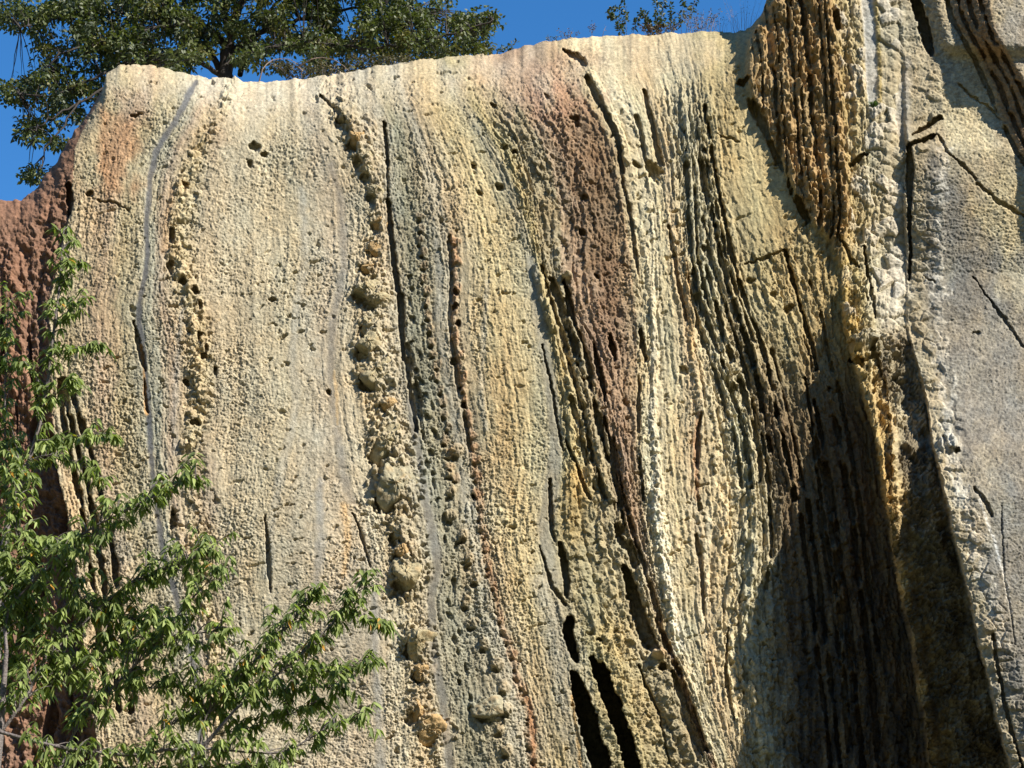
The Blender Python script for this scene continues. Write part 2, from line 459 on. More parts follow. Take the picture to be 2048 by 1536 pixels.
cs = np.array([c[0] for c in CT]); cc = np.array([lin(c[1]) for c in CT])
GAINC = 0.78
LT = S / 13 + 0.3 * fbm(U / 120, VE / 380, 78, 2)
SQ = 0.3 * S + 0.7 * (np.floor(LT) + 0.5) * 13
LH = hash01(np.floor(LT), 0, 79) - 0.5
LH2 = hash01(np.floor(S / 5.5 + 0.3 * fbm(U / 90, VE / 300, 76, 2)), 0, 77) - 0.5
for k in range(3):
    COLR[..., k] = np.interp(SQ, cs, cc[:, k])


def blend(mask, col, mul=1.0):
    m = np.clip(mask, 0, 1)[..., None] * mul
    COLR[:] = COLR * (1 - m) + lin(col).astype(np.float32) * m


def patch(x, y, rx, ry, col, strength, rag=0.5, seed=60):
    d = np.hypot((WU - x) / rx, (WV - y) / ry) + rag * fbm(U / 40, VE / 50, seed, 2)
    blend(smooth(1.25 - d, 0, 0.8), col, strength * 0.8)


def sub(pts, pad):
    xs = [p[0] for p in pts]; ys = [p[1] for p in pts]
    i0, i1 = np.searchsorted(vg, [min(ys) - pad, max(ys) + pad]); j0, j1 = np.searchsorted(ug, [min(xs) - pad, max(xs) + pad])
    return slice(max(i0 - 1, 0), i1 + 1), slice(max(j0 - 1, 0), j1 + 1)


def track(pts, wscale=1.0):
    """(distance / half width, along-mask) for a traced line of (x, y, half width)"""
    p = np.array(pts, float)
    sl_ = sub(pts, 45)
    u, v = WU[sl_], WV[sl_]
    best = np.full(u.shape, 1e3, np.float32)
    for q in range(len(p) - 1):
        ax, ay, aw = p[q]; bx, by, bw = p[q + 1]
        dx, dy = bx - ax, by - ay
        t = np.clip(((u - ax) * dx + (v - ay) * dy) / (dx * dx + dy * dy), 0, 1)
        d = np.hypot(u - ax - t * dx, v - ay - t * dy) / (np.maximum(aw + t * (bw - aw), 0.5) * wscale)
        best = np.minimum(best, d)
    return sl_, best


def groove(pts, depth, sharp=0.68, breaks=0.0, seed=70):
    sl_, d = track(pts)
    wm_ = 0.95 + (0.22 + 0.4 * bool(breaks)) * fbm(U[sl_] / 30, VE[sl_] / 55, seed, 3)
    d = d / np.clip(wm_, 0.25, 1.7) + 0.16 * fbm(U[sl_] / 8, VE[sl_] / 11, seed + 1, 2)
    m = 1 - smooth(d, sharp, min(sharp + 0.42, 1.12))
    if breaks:
        m = m * (0.06 + 0.94 * smooth(wm_, 0.6, 0.95))
    CUT[sl_] = np.maximum(CUT[sl_], depth * 1.9 * m)


def ridge(pts, height, rough=0.5, seed=80):
    sl_, d = track(pts)
    m = np.sqrt(np.clip(1 - d * d * 0.8, 0, 1))
    H[sl_] += height * m * (1 + rough * fbm(U[sl_] / 12, VE[sl_] / 15, seed, 2))


def streak(pts, col, strength, soft=0.9, broken=0.3, seed=90):
    sl_, d = track(pts)
    d = d + broken * fbm(U[sl_] / 16, VE[sl_] / 30, seed, 2)
    m = (1 - smooth(d, 1 - soft, 1.25)) * strength
    COLR[sl_] = COLR[sl_] * (1 - m[..., None]) + lin(col).astype(np.float32) * m[..., None]


def flat(pts, amount=0.85):
    """clay seams: smoother than the rock either side"""
    sl_, d = track(pts)
    m = (1 - smooth(d, 0.6, 1.3)) * amount
    H[sl_] *= 1 - m


def hole(x, y, rx, ry, depth, rot=0.0):
    sl_ = sub([(x, y)], max(rx, ry) * 2 + 10)
    c, s = math.cos(rot), math.sin(rot)
    dx, dy = WU[sl_] - x, WV[sl_] - y
    d = np.hypot((dx * c + dy * s) / rx, (-dx * s + dy * c) / ry)
    d = d + 0.3 * fbm(U[sl_] / 12, VE[sl_] / 12, 96, 2)
    CUT[sl_] = np.maximum(CUT[sl_], depth * 1.3 * (1 - smooth(d, 0.55, 1.0)))


def bump(x, y, rx, ry, height, rot=0.0, rough=0.35, seed=95, col=None, cstr=0.6):
    sl_ = sub([(x, y)], max(rx, ry) * 2 + 10)
    c, s = math.cos(rot), math.sin(rot)
    dx, dy = WU[sl_] - x, WV[sl_] - y
    d = np.hypot((dx * c + dy * s) / rx, (-dx * s + dy * c) / ry) + rough * 0.4 * fbm(U[sl_] / 14, VE[sl_] / 14, seed, 2)
    H[sl_] += height * np.sqrt(np.clip(1 - d ** 3, 0, 1)) * (1 + 0.25 * fbm(U[sl_] / 16, VE[sl_] / 12, seed + 1, 2))
    if col is not None:
        m = (1 - smooth(d, 0.6, 1.2)) * cstr
        COLR[sl_] = COLR[sl_] * (1 - m[..., None]) + lin(col).astype(np.float32) * m[..., None]


def along(name, y0, y1, dx=0.0, w=4.0, n=None, w1=None):
    n = n or max(3, int((y1 - y0) / 45))
    ys = np.linspace(y0, y1, n)
    w1 = w if w1 is None else w1
    return [(float(KF[name](y) + dx), float(y), float(w + (w1 - w) * i / (n - 1))) for i, y in enumerate(ys)]


# broad colour changes down the face
patch(1196, 430, 52, 190, (130, 104, 72), 0.95, 0.35)
patch(1160, 270, 60, 110, (148, 118, 86), 0.7)
patch(1100, 175, 95, 62, (176, 134, 110), 0.6)
patch(1150, 120, 60, 25, (150, 108, 88), 0.5)
patch(1215, 640, 40, 130, (144, 108, 80), 0.55)
patch(1240, 900, 26, 120, (150, 124, 100), 0.5)
patch(236, 300, 50, 100, (188, 140, 92), 1.0)
patch(265, 205, 50, 35, (186, 158, 130), 0.5)
patch(180, 430, 40, 70, (190, 156, 116), 0.5)
patch(430, 230, 22, 90, (172, 148, 118), 0.55)
patch(215, 690, 30, 130, (184, 152, 122), 0.5)
patch(700, 160, 520, 60, (202, 188, 154), 0.6)
patch(540, 190, 160, 60, (204, 192, 164), 0.4)
patch(1280, 110, 190, 50, (202, 182, 144), 0.6)
patch(1000, 150, 90, 40, (200, 174, 146), 0.5)
patch(1370, 250, 40, 140, (168, 164, 138), 0.6)
patch(1540, 280, 75, 130, (204, 184, 130), 0.75)
patch(1560, 400, 60, 60, (200, 178, 120), 0.5)
patch(1010, 790, 50, 260, (200, 178, 126), 0.4)
patch(1150, 960, 24, 55, (206, 170, 96), 0.8)
patch(1190, 1130, 70, 120, (172, 162, 126), 0.6)
patch(1150, 1040, 25, 60, (196, 166, 100), 0.5)
patch(860, 1000, 60, 220, (158, 156, 132), 0.45)
patch(930, 1300, 70, 180, (172, 166, 138), 0.5)
patch(1100, 1350, 50, 200, (164, 156, 132), 0.5)
patch(410, 1000, 30, 110, (168, 150, 128), 0.6)
patch(300, 1150, 60, 110, (178, 168, 138), 0.5)
patch(380, 1280, 40, 90, (162, 156, 136), 0.7)
patch(230, 1090, 35, 60, (168, 160, 136), 0.6)
patch(1300, 1180, 30, 160, (214, 200, 160), 0.6)
patch(1700, 620, 32, 120, (206, 176, 98), 0.8)
patch(1765, 960, 24, 160, (196, 158, 84), 0.7)
patch(1740, 120, 26, 120, (190, 166, 108), 0.6)
patch(1790, 210, 40, 110, (178, 164, 128), 0.6)
patch(1780, 560, 45, 120, (214, 206, 182), 0.7)
patch(1745, 480, 40, 120, (206, 188, 138), 0.6)
# right-hand slabs: cream above, blue-grey weathered film lower down
sl_grey = smooth(WU - xe, 20, 60) * smooth((WV - 330) - (WU - 1890) * 1.15, -60, 60)
blend(sl_grey * (0.95 + 0.4 * fbm(U / 60, VE / 90, 66, 3)), (128, 125, 116), 0.9)
patch(1950, 200, 70, 120, (214, 198, 152), 0.7)
patch(2010, 420, 60, 90, (210, 194, 146), 0.7)
patch(2030, 560, 40, 70, (204, 190, 150), 0.6)
patch(2030, 60, 40, 90, (156, 152, 142), 0.8)
patch(1990, 760, 70, 140, (162, 154, 136), 0.4)
patch(1960, 1000, 50, 130, (178, 168, 140), 0.5)
patch(2020, 1250, 40, 260, (140, 136, 124), 0.6)
sl_, d = track([(1890, 290, 16), (1875, 500, 22), (1880, 700, 22), (1905, 900, 26), (1950, 1080, 26), (2010, 1300, 24)])
blend_m = smooth(0.75 - d + 0.9 * fbm(U[sl_] / 16, VE[sl_] / 22, 67, 3), 0, 0.5) * 0.55
COLR[sl_] = COLR[sl_] * (1 - blend_m[..., None]) + lin((216, 208, 186)).astype(np.float32) * blend_m[..., None]
# walls in the upper right: honey brown rock
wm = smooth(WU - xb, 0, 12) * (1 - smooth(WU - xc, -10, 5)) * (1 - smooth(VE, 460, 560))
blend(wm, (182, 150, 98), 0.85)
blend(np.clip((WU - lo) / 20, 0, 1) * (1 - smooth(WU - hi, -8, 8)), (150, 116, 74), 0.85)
recess_shade = np.maximum(smooth(WU - xb + 30, 0, 30) * smooth(VE - 980, 0, 160), smooth(WU - xc - strip_w, 4, 14) * smooth(VE - 640, 0, 60)) * (1 - smooth(WU - xe, -8, 2))  # recess and low wall: shade painted into the rock colour
blend(recess_shade * (0.5 + 0.6 * fbm(U / 40, VE / 80, 68, 3)), (98, 86, 66), 0.9)
blend(smooth(S - 1478, 0, 60) * (1 - smooth(WU - xb, -6, 6)) * smooth(VE - 600, 0, 260) * (0.85 + 0.3 * LH2), (112, 88, 62), 0.92)  # beds coloured darker to deepen the cast shadow on them
blend(smooth(WU - 1500, 0, 120) * (1 - smooth(WU - xb, 0, 20)) * smooth(VE - 1000, 0, 300) * smooth(fbm(U / 16, VE / 130, 69, 3), -0.45, 0.3), (78, 70, 58), 0.85)  # dark varnish streaks, also painted in to blacken the shadow wedge

# ---- traced seams
va = along('vein_a', 165, 1536, 0, 6.5)
flat(va, 0.8); streak(va, (98, 99, 100), 0.9, 0.55)
streak(along('vein_a', 180, 420, 0, 9), (132, 131, 126), 0.5)
groove([(268, 640, 2), (275, 680, 5), (283, 720, 6), (290, 740, 3)], 0.16)
groove([(288, 760, 2), (292, 800, 3.5), (297, 826, 2)], 0.1)
streak([(280, 690, 3), (289, 760, 4), (294, 830, 4)], (214, 160, 80), 0.8)
streak([(366, 590, 7), (356, 680, 8), (352, 760, 9), (350, 840, 9), (352, 900, 11)], (154, 152, 142), 0.5)
streak([(346, 380, 10), (334, 440, 10), (330, 500, 12)], (184, 142, 92), 0.5)
flat(along('vein_b', 380, 900, 0, 10), 0.4); streak(along('vein_b', 380, 1150, 0, 12), (168, 166, 150), 0.5)
vc = along('vein_c', 330, 1000, 0, 10)
flat(vc, 0.6); streak(vc, (146, 139, 126), 0.6)
streak([(640, 960, 10), (642, 1080, 13), (632, 1180, 12)], (152, 150, 140), 0.7); flat([(640, 960, 10), (642, 1080, 13), (632, 1180, 12)], 0.6)
streak([(668, 740, 4), (672, 800, 5), (673, 850, 3)], (206, 174, 116), 0.7)
streak([(690, 1010, 9), (694, 1080, 9), (688, 1150, 8)], (212, 172, 106), 0.6)
groove([(704, 1030, 2), (728, 1085, 4), (742, 1130, 2)], 0.1)
streak([(752, 1180, 9), (745, 1280, 12), (758, 1400, 13), (762, 1536, 13)], (150, 148, 138), 0.65)
flat([(752, 1180, 9), (745, 1280, 12), (758, 1400, 13), (762, 1536, 13)], 0.6)
groove([(530, 1030, 2), (536, 1080, 5), (538, 1150, 5), (540, 1180, 2)], 0.12)
# the dark parting beside the nodules, running out into a grey clay seam
groove(along('vein_d', 245, 330, 0, 4), 0.22); groove(along('vein_d', 330, 420, 0, 3), 0.12)
groove(along('vein_d', 400, 590, 0, 5, w1=6), 0.26); groove(along('vein_d', 590, 720, 2, 8, w1=6), 0.3)
groove(along('vein_d', 720, 860, 8, 6, w1=5), 0.2)
groove([(815, 690, 5), (832, 790, 9), (842, 840, 6), (850, 900, 3)], 0.16, breaks=0.7)
vd = along('vein_d', 800, 1536, 4, 9)
flat(vd, 0.85); streak(vd, (136, 132, 120), 0.75, 0.45)
patch(838, 720, 18, 130, (132, 130, 108), 0.6)
for k in range(34):
    y = 560 + 26 * k
    x = float(KF['vein_d'](y)) + 18 + 26 * random.random() + (0 if y < 1100 else 20)
    hole(x, y + random.uniform(-10, 10), random.uniform(4, 8), random.uniform(6, 13), random.uniform(0.06, 0.13), -0.2)
# rust string
rs = along('rust', 465, 1536, 0, 6, w1=10)
streak(rs, (180, 136, 96), 0.5, 0.9, 1.0); groove(along('rust', 470, 900, -7, 5), 0.12, breaks=0.8)
flat([(1 * x + 22, y, 9) for x, y, _ in along('rust', 520, 900)], 0.6)
streak([(x - 32, y, 8) for x, y, _ in along('rust', 480, 1000)], (168, 166, 150), 0.4); flat([(x - 32, y, 8) for x, y, _ in along('rust', 480, 1000)], 0.6)
for k in range(46):
    y = 480 + k * 23 + random.uniform(-6, 6)
    x = float(KF['rust'](y)) + random.uniform(-3, 5)
    bump(x + 2, y, random.uniform(4, 10), random.uniform(5, 14), random.uniform(0.0, 0.07), 0, 1.4, 300 + k, col=(186, 138, 90), cstr=random.uniform(0.1, 0.7))
    hole(x - 5, y + 10, 5, 5, 0.08)
for x, y, r in ((911, 587, 7), (912, 613, 9), (917, 648, 7), (908, 725, 10), (920, 775, 6), (928, 810, 7), (945, 995, 6)):
    hole(x, y, r, r * 1.1, 0.32)
for k in range(22):
    y = 430 + k * 25
    x = np.interp(y, [430, 560, 690, 790, 870, 980], [838, 850, 862, 882, 893, 912]) + random.uniform(-4, 4)
    bump(x, y, random.uniform(6, 11), random.uniform(7, 13), random.uniform(0.02, 0.06), 0, 1.2, 400 + k, col=(186, 150, 106), cstr=0.4)
    hole(x - 3, y + 12, 6, 5, 0.1)
for k in range(15):
    y = 900 + k * 43
    x = float(KF['rust'](y)) + random.uniform(-70, -30)
    bump(x, y, random.uniform(8, 16), random.uniform(10, 16), random.uniform(0.05, 0.12), col=(196, 168, 116), cstr=0.4)
    hole(x - 4, y + 15, 9, 6, 0.12)
streak([(975, 560, 6), (966, 680, 7), (962, 790, 8), (975, 860, 6)], (180, 174, 152), 0.5)
streak([(1010, 700, 20), (1000, 800, 26), (1015, 900, 24), (1020, 1000, 20)], (204, 164, 104), 0.25, 0.9, 0.9)
streak([(1058, 1400, 7), (1066, 1470, 8), (1068, 1536, 8)], (182, 126, 76), 0.7)
# grey seam with its dark edge
ve = along('vein_e', 520, 1160, 0, 12, w1=16)
flat(ve, 0.7); streak(ve, (164, 158, 138), 0.6, 0.6)
streak(along('vein_e', 1160, 1536, -24, 26), (164, 158, 140), 0.5)
groove([(1084, 690, 2), (1095, 740, 3), (1108, 800, 3.5), (1118, 860, 2.5), (1124, 900, 2)], 0.14)
groove([(1130, 880, 2), (1142, 910, 4), (1156, 930, 3), (1170, 980, 4), (1180, 1000, 3)], 0.16)
groove([(1078, 1090, 2), (1090, 1130, 4), (1104, 1170, 5), (1130, 1210, 4)], 0.14)
groove([(1120, 1085, 3), (1128, 1130, 9), (1133, 1165, 7), (1132, 1195, 3)], 0.3)
groove([(1100, 960, 3), (1102, 1010, 5), (1106, 1060, 5), (1112, 1080, 3)], 0.16)
# open fissures at the bottom
groove([(1140, 1238, 9), (1134, 1262, 11), (1144, 1295, 10), (1152, 1318, 6)], 0.8, 0.7)
groove([(1148, 1350, 8), (1160, 1385, 15), (1174, 1430, 16), (1188, 1490, 18), (1208, 1560, 19)], 1.7, 0.92)
groove([(1184, 1316, 6), (1204, 1345, 16), (1214, 1385, 15), (1230, 1430, 15), (1248, 1480, 16), (1276, 1560, 16)], 1.7, 0.92)
streak([(1143, 1390, 4), (1155, 1460, 5), (1165, 1536, 5)], (200, 158, 84), 0.7)
groove([(1276, 1332, 2), (1290, 1370, 4), (1306, 1398, 4), (1318, 1420, 2)], 0.14)
groove([(1320, 1420, 2), (1328, 1470, 2.5), (1340, 1525, 2)], 0.08)
# ragged slabs of the diagonal
for dx, y0, y1, w_, dp in ((-14, 540, 700, 5, .16), (0, 560, 760, 7, .22), (18, 600, 760, 6, .2), (-20, 700, 1000, 4, .14), (10, 760, 1010, 6, .22), (-2, 1010, 1130, 9, .26), (-34, 800, 980, 5, .16), (16, 1020, 1240, 5, .16), (12, 1240, 1500, 7, .2), (-10, 1380, 1520, 5, .14)):
    groove(along('diag', y0, y1, dx, w_), dp, breaks=0.75, seed=int(71 + dx))
for dx, y0, y1, w_, hh in ((-26, 540, 660, 9, .14), (8, 640, 740, 8, .12), (-30, 760, 960, 8, .1), (-8, 820, 1000, 7, .1), (2, 1080, 1200, 6, .1)):
    ridge(along('diag', y0, y1, dx, w_), hh)
groove([(1128, 560, 3), (1134, 590, 7), (1142, 630, 8), (1152, 665, 5)], 0.3)
bump(1133, 553, 12, 6, 0.22, 0.3, col=(214, 192, 140))
groove([(1188, 690, 3), (1196, 730, 8), (1206, 770, 6), (1210, 800, 3)], 0.26)
groove([(1208, 835, 2), (1222, 900, 5), (1236, 980, 5), (1246, 1040, 4)], 0.22)
groove([(1248, 1135, 6), (1262, 1180, 14), (1280, 1230, 17), (1296, 1280, 17), (1312, 1298, 8)], 0.42, 0.7)
groove([(1232, 1050, 5), (1244, 1085, 9), (1262, 1100, 5)], 0.26)
bump(1318, 1306, 18, 12, 0.3, 0.4, col=(206, 172, 126)); hole(1326, 1332, 10, 13, 0.35)
groove([(1345, 1345, 6), (1372, 1420, 10), (1392, 1480, 8), (1405, 1510, 4)], 0.22)
hole(1198, 1282, 9, 6, 0.2)
# partings of the brown and cream beds
groove([(1222, 674, 3), (1224, 695, 8), (1230, 720, 5)], 0.26); groove([(1278, 660, 3), (1284, 690, 8), (1290, 715, 6)], 0.24)
groove(along('brown_r', 160, 340, 6, 6, w1=7), 0.24); groove(along('brown_r', 340, 560, 2, 4), 0.14, breaks=0.9)
groove(along('brown_r', 740, 1000, -4, 4), 0.14, breaks=0.8); groove(along('brown_l', 880, 1030, 4, 4), 0.2)
ridge(along('brown_r', 150, 300, 18, 9), 0.1); ridge(along('white', 600, 1000, 0, 6), 0.08); ridge(along('white', 990, 1260, -10, 9), 0.09, 0.9)
streak(along('white', 640, 1000, -3, 8), (230, 218, 182), 0.75); streak(along('white', 960, 1300, -8, 12), (234, 224, 194), 0.9, 0.8, 0.7)
streak([(1418, 1020, 8), (1412, 1120, 9), (1405, 1230, 8), (1410, 1300, 8)], (222, 206, 164), 0.65, 0.8, 0.9)
streak([(1480, 1200, 8), (1468, 1290, 10), (1462, 1350, 7), (1470, 1440, 8)], (220, 204, 160), 0.7, 0.8, 0.7)
groove([(1458, 1260, 2), (1452, 1340, 4), (1460, 1410, 4), (1468, 1440, 2)], 0.14)
groove([(1390, 1070, 4), (1396, 1100, 7), (1402, 1140, 4), (1408, 1230, 3)], 0.14)
streak([(1370, 520, 5), (1380, 620, 8), (1384, 720, 8)], (204, 168, 108), 0.7); ridge([(1370, 500, 5), (1382, 620, 8), (1388, 740, 7), (1402, 830, 7)], 0.06)
streak([(1396, 830, 5), (1393, 880, 6), (1392, 940, 6), (1394, 1000, 5)], (176, 128, 88), 0.7)
groove([(1400, 830, 3), (1398, 870, 4), (1392, 960, 4), (1396, 1020, 5)], 0.14, breaks=0.9)
groove(along('streak', 180, 330, -14, 5, w1=6), 0.2); hole(1308, 345, 16, 22, 0.34, -0.3); hole(1300, 330, 8, 14, 0.25)
groove(along('streak', 230, 330, -40, 4), 0.15); groove(along('streak', 450, 640, -12, 4), 0.14, breaks=0.85)
# thin-bedded grey rock
for nm, dx, y0, y1, w_, dp in (('thin_a', 0, 250, 640, 4.5, .2), ('thin_a', 14, 330, 620, 4, .16), ('thin_a', 4, 620, 980, 4.5, .2), ('thin_a', 28, 500, 960, 5, .22), ('thin_b', -24, 250, 560, 6, .24), ('thin_b', -26, 560, 900, 5, .22),
                               ('thin_b', 0, 215, 560, 4.5, .26), ('thin_b', 0, 560, 1000, 5, .26), ('thin_b', -44, 420, 860, 4, .15), ('thin_b', 22, 700, 1000, 4, .14), ('thin_b', -12, 300, 700, 4, .14),
                               ('thick', 0, 500, 745, 4.5, .24), ('thick', -10, 640, 760, 3, .1), ('thick', 32, 560, 740, 4, .12), ('thin_a', -16, 560, 980, 3.5, .12), ('thin_a', 40, 860, 1180, 4, .16),
                               ('thin_b', 30, 1000, 1536, 5, .2), ('thin_b', 70, 760, 1400, 5, .18), ('thin_b', 10, 1000, 1536, 5, .2), ('thick', -14, 800, 1536, 5, .2), ('thick', 18, 780, 1536, 6, .2), ('thin_b', 50, 1000, 1500, 3.5, .14),
                               ('thick', -34, 860, 1500, 4, .15), ('thick', 36, 700, 1300, 4, .15)):
    groove(along(nm, y0, y1, dx, w_), dp, breaks=0.95, seed=int(100 + dx + y0))
for x, y, rx, ry, dp, rt in ((1578, 618, 14, 9, .22, -.5), (1500, 560, 12, 8, .14, -.3), (1545, 590, 10, 6, .12, -.5), (1545, 780, 10, 8, .14, 0), (1467, 780, 9, 12, .26, 0), (1390, 600, 14, 18, .2, 0), (1366, 742, 12, 9, .14, .5)):
    hole(x, y, rx, ry, dp, rt)
groove([(1490, 530, 2), (1530, 520, 4), (1570, 500, 3)], 0.1)
groove([(1436, 265, 2), (1455, 275, 3), (1480, 285, 2)], 0.07)
hole(1486, 168, 15, 9, 0.4, 0.3)
# jutting beds in the shaded wall
for dx, w_, dp in ((-158, 3, .2), (-131, 6, .26), (-119, 2.5, .15), (-92, 4, .24), (-81, 2.5, .14), (-62, 7, .28), (-33, 3, .2), (-21, 4.5, .24)):
    ys = np.array([y_ for y_ in np.linspace(-80, 520, 61) if KF['crest'](y_) + dx > line(base_pts)(y_) + 4])
    if len(ys) > 4:
        ys = ys[:: max(1, len(ys) // 14)]
        groove([(float(KF['crest'](y_) + dx), float(y_), w_ * 0.72) for y_ in ys], dp * 0.7, breaks=1.0, seed=int(600 - dx))
        ridge([(float(KF['crest'](y_) + dx + 11), float(y_), w_ + 3) for y_ in ys], 0.08, 1.8, int(640 - dx))
groove([(1486, 166, 8), (1500, 200, 9), (1520, 240, 7), (1545, 300, 6), (1570, 350, 4), (1596, 410, 5), (1616, 446, 6)], 0.3, breaks=0.95)
wallb = smooth(WU - xb, -5, 10) * (1 - smooth(WU - xc, -5, 8)) * (1 - smooth(VE, 470, 600))
bh = beds(31, 90, 51); bi_ = beds(13, 46, 50)
H += wallb * (0.20 * bh[1] * bh[2] + 0.10 * bi_[1] * bi_[2] + 0.10 * facets((U - 0.1 * VE) / 22, VE / 34, 59, 1.0) + 0.03 * fbm(U / 16, VE / 16, 52, 2))
# blocky rock between the wall and the slabs
mid = but * (1 - smooth(WU - xe, -10, 6))
q1 = worley((U + VE * 0.25) / 34, (VE - U * 0.5) / 24, 53)
H += mid * (0.14 * q1[2] + 0.10 * np.clip(q1[1] - q1[0], 0, 0.4)) * (1 - 0.6 * smooth(VE, 650, 900))
rcs = smooth(WU - xc - strip_w, 4, 20) * (1 - smooth(WU - xe, -14, -4)) * smooth(VE, 640, 720)
H += rcs * (0.16 * facets(U / 30 + 0.3 * g1, (VE - U * 0.3) / 44, 58, 1.0) + 0.06 * f2 + 0.04 * f3)
blend(mid * (1 - smooth(VE, 620, 720)) * smooth(q1[2], 0.5, 0.9), (214, 206, 186), 0.6)
chute = [(1732, -20, 14), (1738, 80, 13), (1742, 160, 11), (1745, 208, 9)]
flat(chute, 0.95); streak(chute, (186, 184, 172), 0.9, 0.4, 0.1); streak([(x + 16, y, 5) for x, y, _ in chute], (184, 160, 90), 0.8)
flat([(1812, 150, 14), (1805, 230, 22), (1812, 290, 12)], 0.8); streak([(1815, 120, 10), (1806, 230, 20), (1814, 300, 10)], (168, 162, 148), 0.7)
groove([(1828, -10, 9), (1840, 30, 13), (1852, 75, 11), (1864, 108, 5)], 0.7, 0.7)
groove([(1668, 40, 10), (1672, 60, 11)], 0.4); groove([(1722, 590, 3), (1735, 600, 3)], 0.15)
groove([(1817, 292, 7), (1819, 340, 8), (1820, 385, 6), (1820, 420, 4), (1822, 500, 4), (1818, 560, 3)], 0.42)
groove([(1822, 290, 5), (1850, 282, 6), (1872, 272, 3)], 0.3); groove([(1826, 268, 3), (1850, 258, 6), (1880, 240, 6)], 0.24)
groove([(1700, 330, 5), (1720, 318, 7), (1738, 308, 3)], 0.24)
groove([(1726, 500, 3), (1732, 540, 4), (1742, 590, 4), (1748, 640, 3)], 0.2)
groove([(1672, 480, 3), (1690, 500, 4), (1700, 520, 4), (1716, 540, 3)], 0.14)
bump(1725, 690, 34, 14, 0.3, -0.25, col=(196, 186, 158)); groove([(1700, 722, 4), (1725, 728, 8), (1755, 712, 4)], 0.3)
groove([(1745, 700, 6), (1752, 760, 12), (1765, 830, 14), (1775, 900, 12), (1782, 960, 6)], 0.3)
# joints across the slabs
for pts, dp in (([(1876, 272, 4), (1892, 300, 4), (1920, 325, 4), (1952, 358, 5)], .2), ([(1955, 366, 5), (1990, 395, 6), (2022, 415, 6), (2048, 432, 4), (2090, 470, 4)], .2), ([(1918, 170, 3), (1950, 195, 4), (1985, 225, 5), (1998, 240, 3)], .16),
                ([(1945, 555, 2), (1975, 595, 3), (2010, 640, 6), (2030, 668, 5), (2060, 715, 4), (2090, 750, 4)], .2), ([(1950, 975, 5), (1968, 1000, 8), (1985, 1030, 5)], .2), ([(2005, 1010, 2), (2010, 1150, 3), (2030, 1290, 3)], .07),
                ([(1985, 1270, 5), (1994, 1330, 6), (2006, 1400, 6), (2030, 1480, 6), (2045, 1540, 5)], .3), ([(1886, 880, 6), (1896, 908, 9), (1918, 900, 6)], .3), ([(1945, 668, 5), (1955, 668, 6)], .12), ([(1848, 550, 3), (1870, 562, 4)], .14)):
    groove([(x_, y_, w_ * 0.7) for x_, y_, w_ in pts], dp * 0.5, seed=int(pts[0][0]))
for f_ in (0.02, 0.3, 0.55, 0.8):
    ll = line([(1890, -10), (1903, 50), (1935, 90), (1975, 180), (2000, 250), (2048, 330), (2300, 640)]); hh = line([(1975, -10), (1992, 60), (2030, 130), (2075, 200), (2130, 330), (2380, 640)])
    groove([(float(ll(y_) + f_ * (hh(y_) - ll(y_))), float(y_), 4.5) for y_ in np.linspace(0, 420, 12)], 0.16, breaks=0.9, seed=int(500 + f_ * 100))
streak([(1960, 1000, 3), (1990, 1080, 3), (2012, 1160, 4), (2022, 1230, 4)], (226, 222, 208), 0.8)
bump(1898, 890, 18, 22, 0.16, col=(206, 200, 180))
# rough left edge of the slab
edgeb = smooth(WU - xe, -4, 10) * (1 - smooth(WU - xe, 45, 90))
q2 = worley((U - VE * 0.2) / 26, (VE) / 20, 54)
H += smooth(WU - xc, -3, 5) * (1 - smooth(WU - xc - strip_w, -2, 8)) * (0.05 * (f2 + f3) + 0.10 * facets(U / 24, VE / 30, 57, 1.0)) * smooth(VE, 520, 600)
H += edgeb * 0.12 * (q2[2] - 0.3) * smooth(q2[1] - q2[0], 0, 0.2)
H += but * 0.012 * (perlin(U / 11, VE / 7, 55) + 0.9 * perlin(U / 5, VE / 4, 56)) + but * 0.02 * fbm(U / 40, VE / 26, 64, 2) * (1 - 0.6 * smooth(WU - xe, 50, 90))
# red rock: lumpy and ribbed
redm = 1 - smooth(WU - xr, -14, 2)
H += redm * (0.3 + 0.7 * smooth(VE - VT, 20, 120)) * (0.14 * fbm(U / 42, VE / 90, 57, 3) + 0.09 * fbm(U / 15, VE / 17, 58, 3))
rr = fbm(U / 26 + 0.6 * fbm(U / 60, VE / 120, 59, 2), VE / 260, 61, 2)
H -= redm * 0.5 * smooth(rr, 0.25, 0.6) * smooth(VE - 520, 0, 300)
groove([(138, 372, 6), (142, 400, 8), (140, 430, 5)], 0.3)
for dx in (30, 52, 78):
    groove([(float(KF['red'](y)) + dx * (0.4 + 0.6 * smooth(y, 700, 1000)), y, 6) for y in (760, 860, 960, 1060, 1180, 1300, 1420)], 0.3, breaks=0.95, seed=dx)
streak([(float(KF['red'](y)) + 14, y, 14) for y in (880, 1000, 1120, 1250, 1400, 1500)], (206, 178, 132), 0.6)
streak([(122, 560, 8), (112, 640, 14), (106, 720, 12)], (208, 186, 146), 0.7)
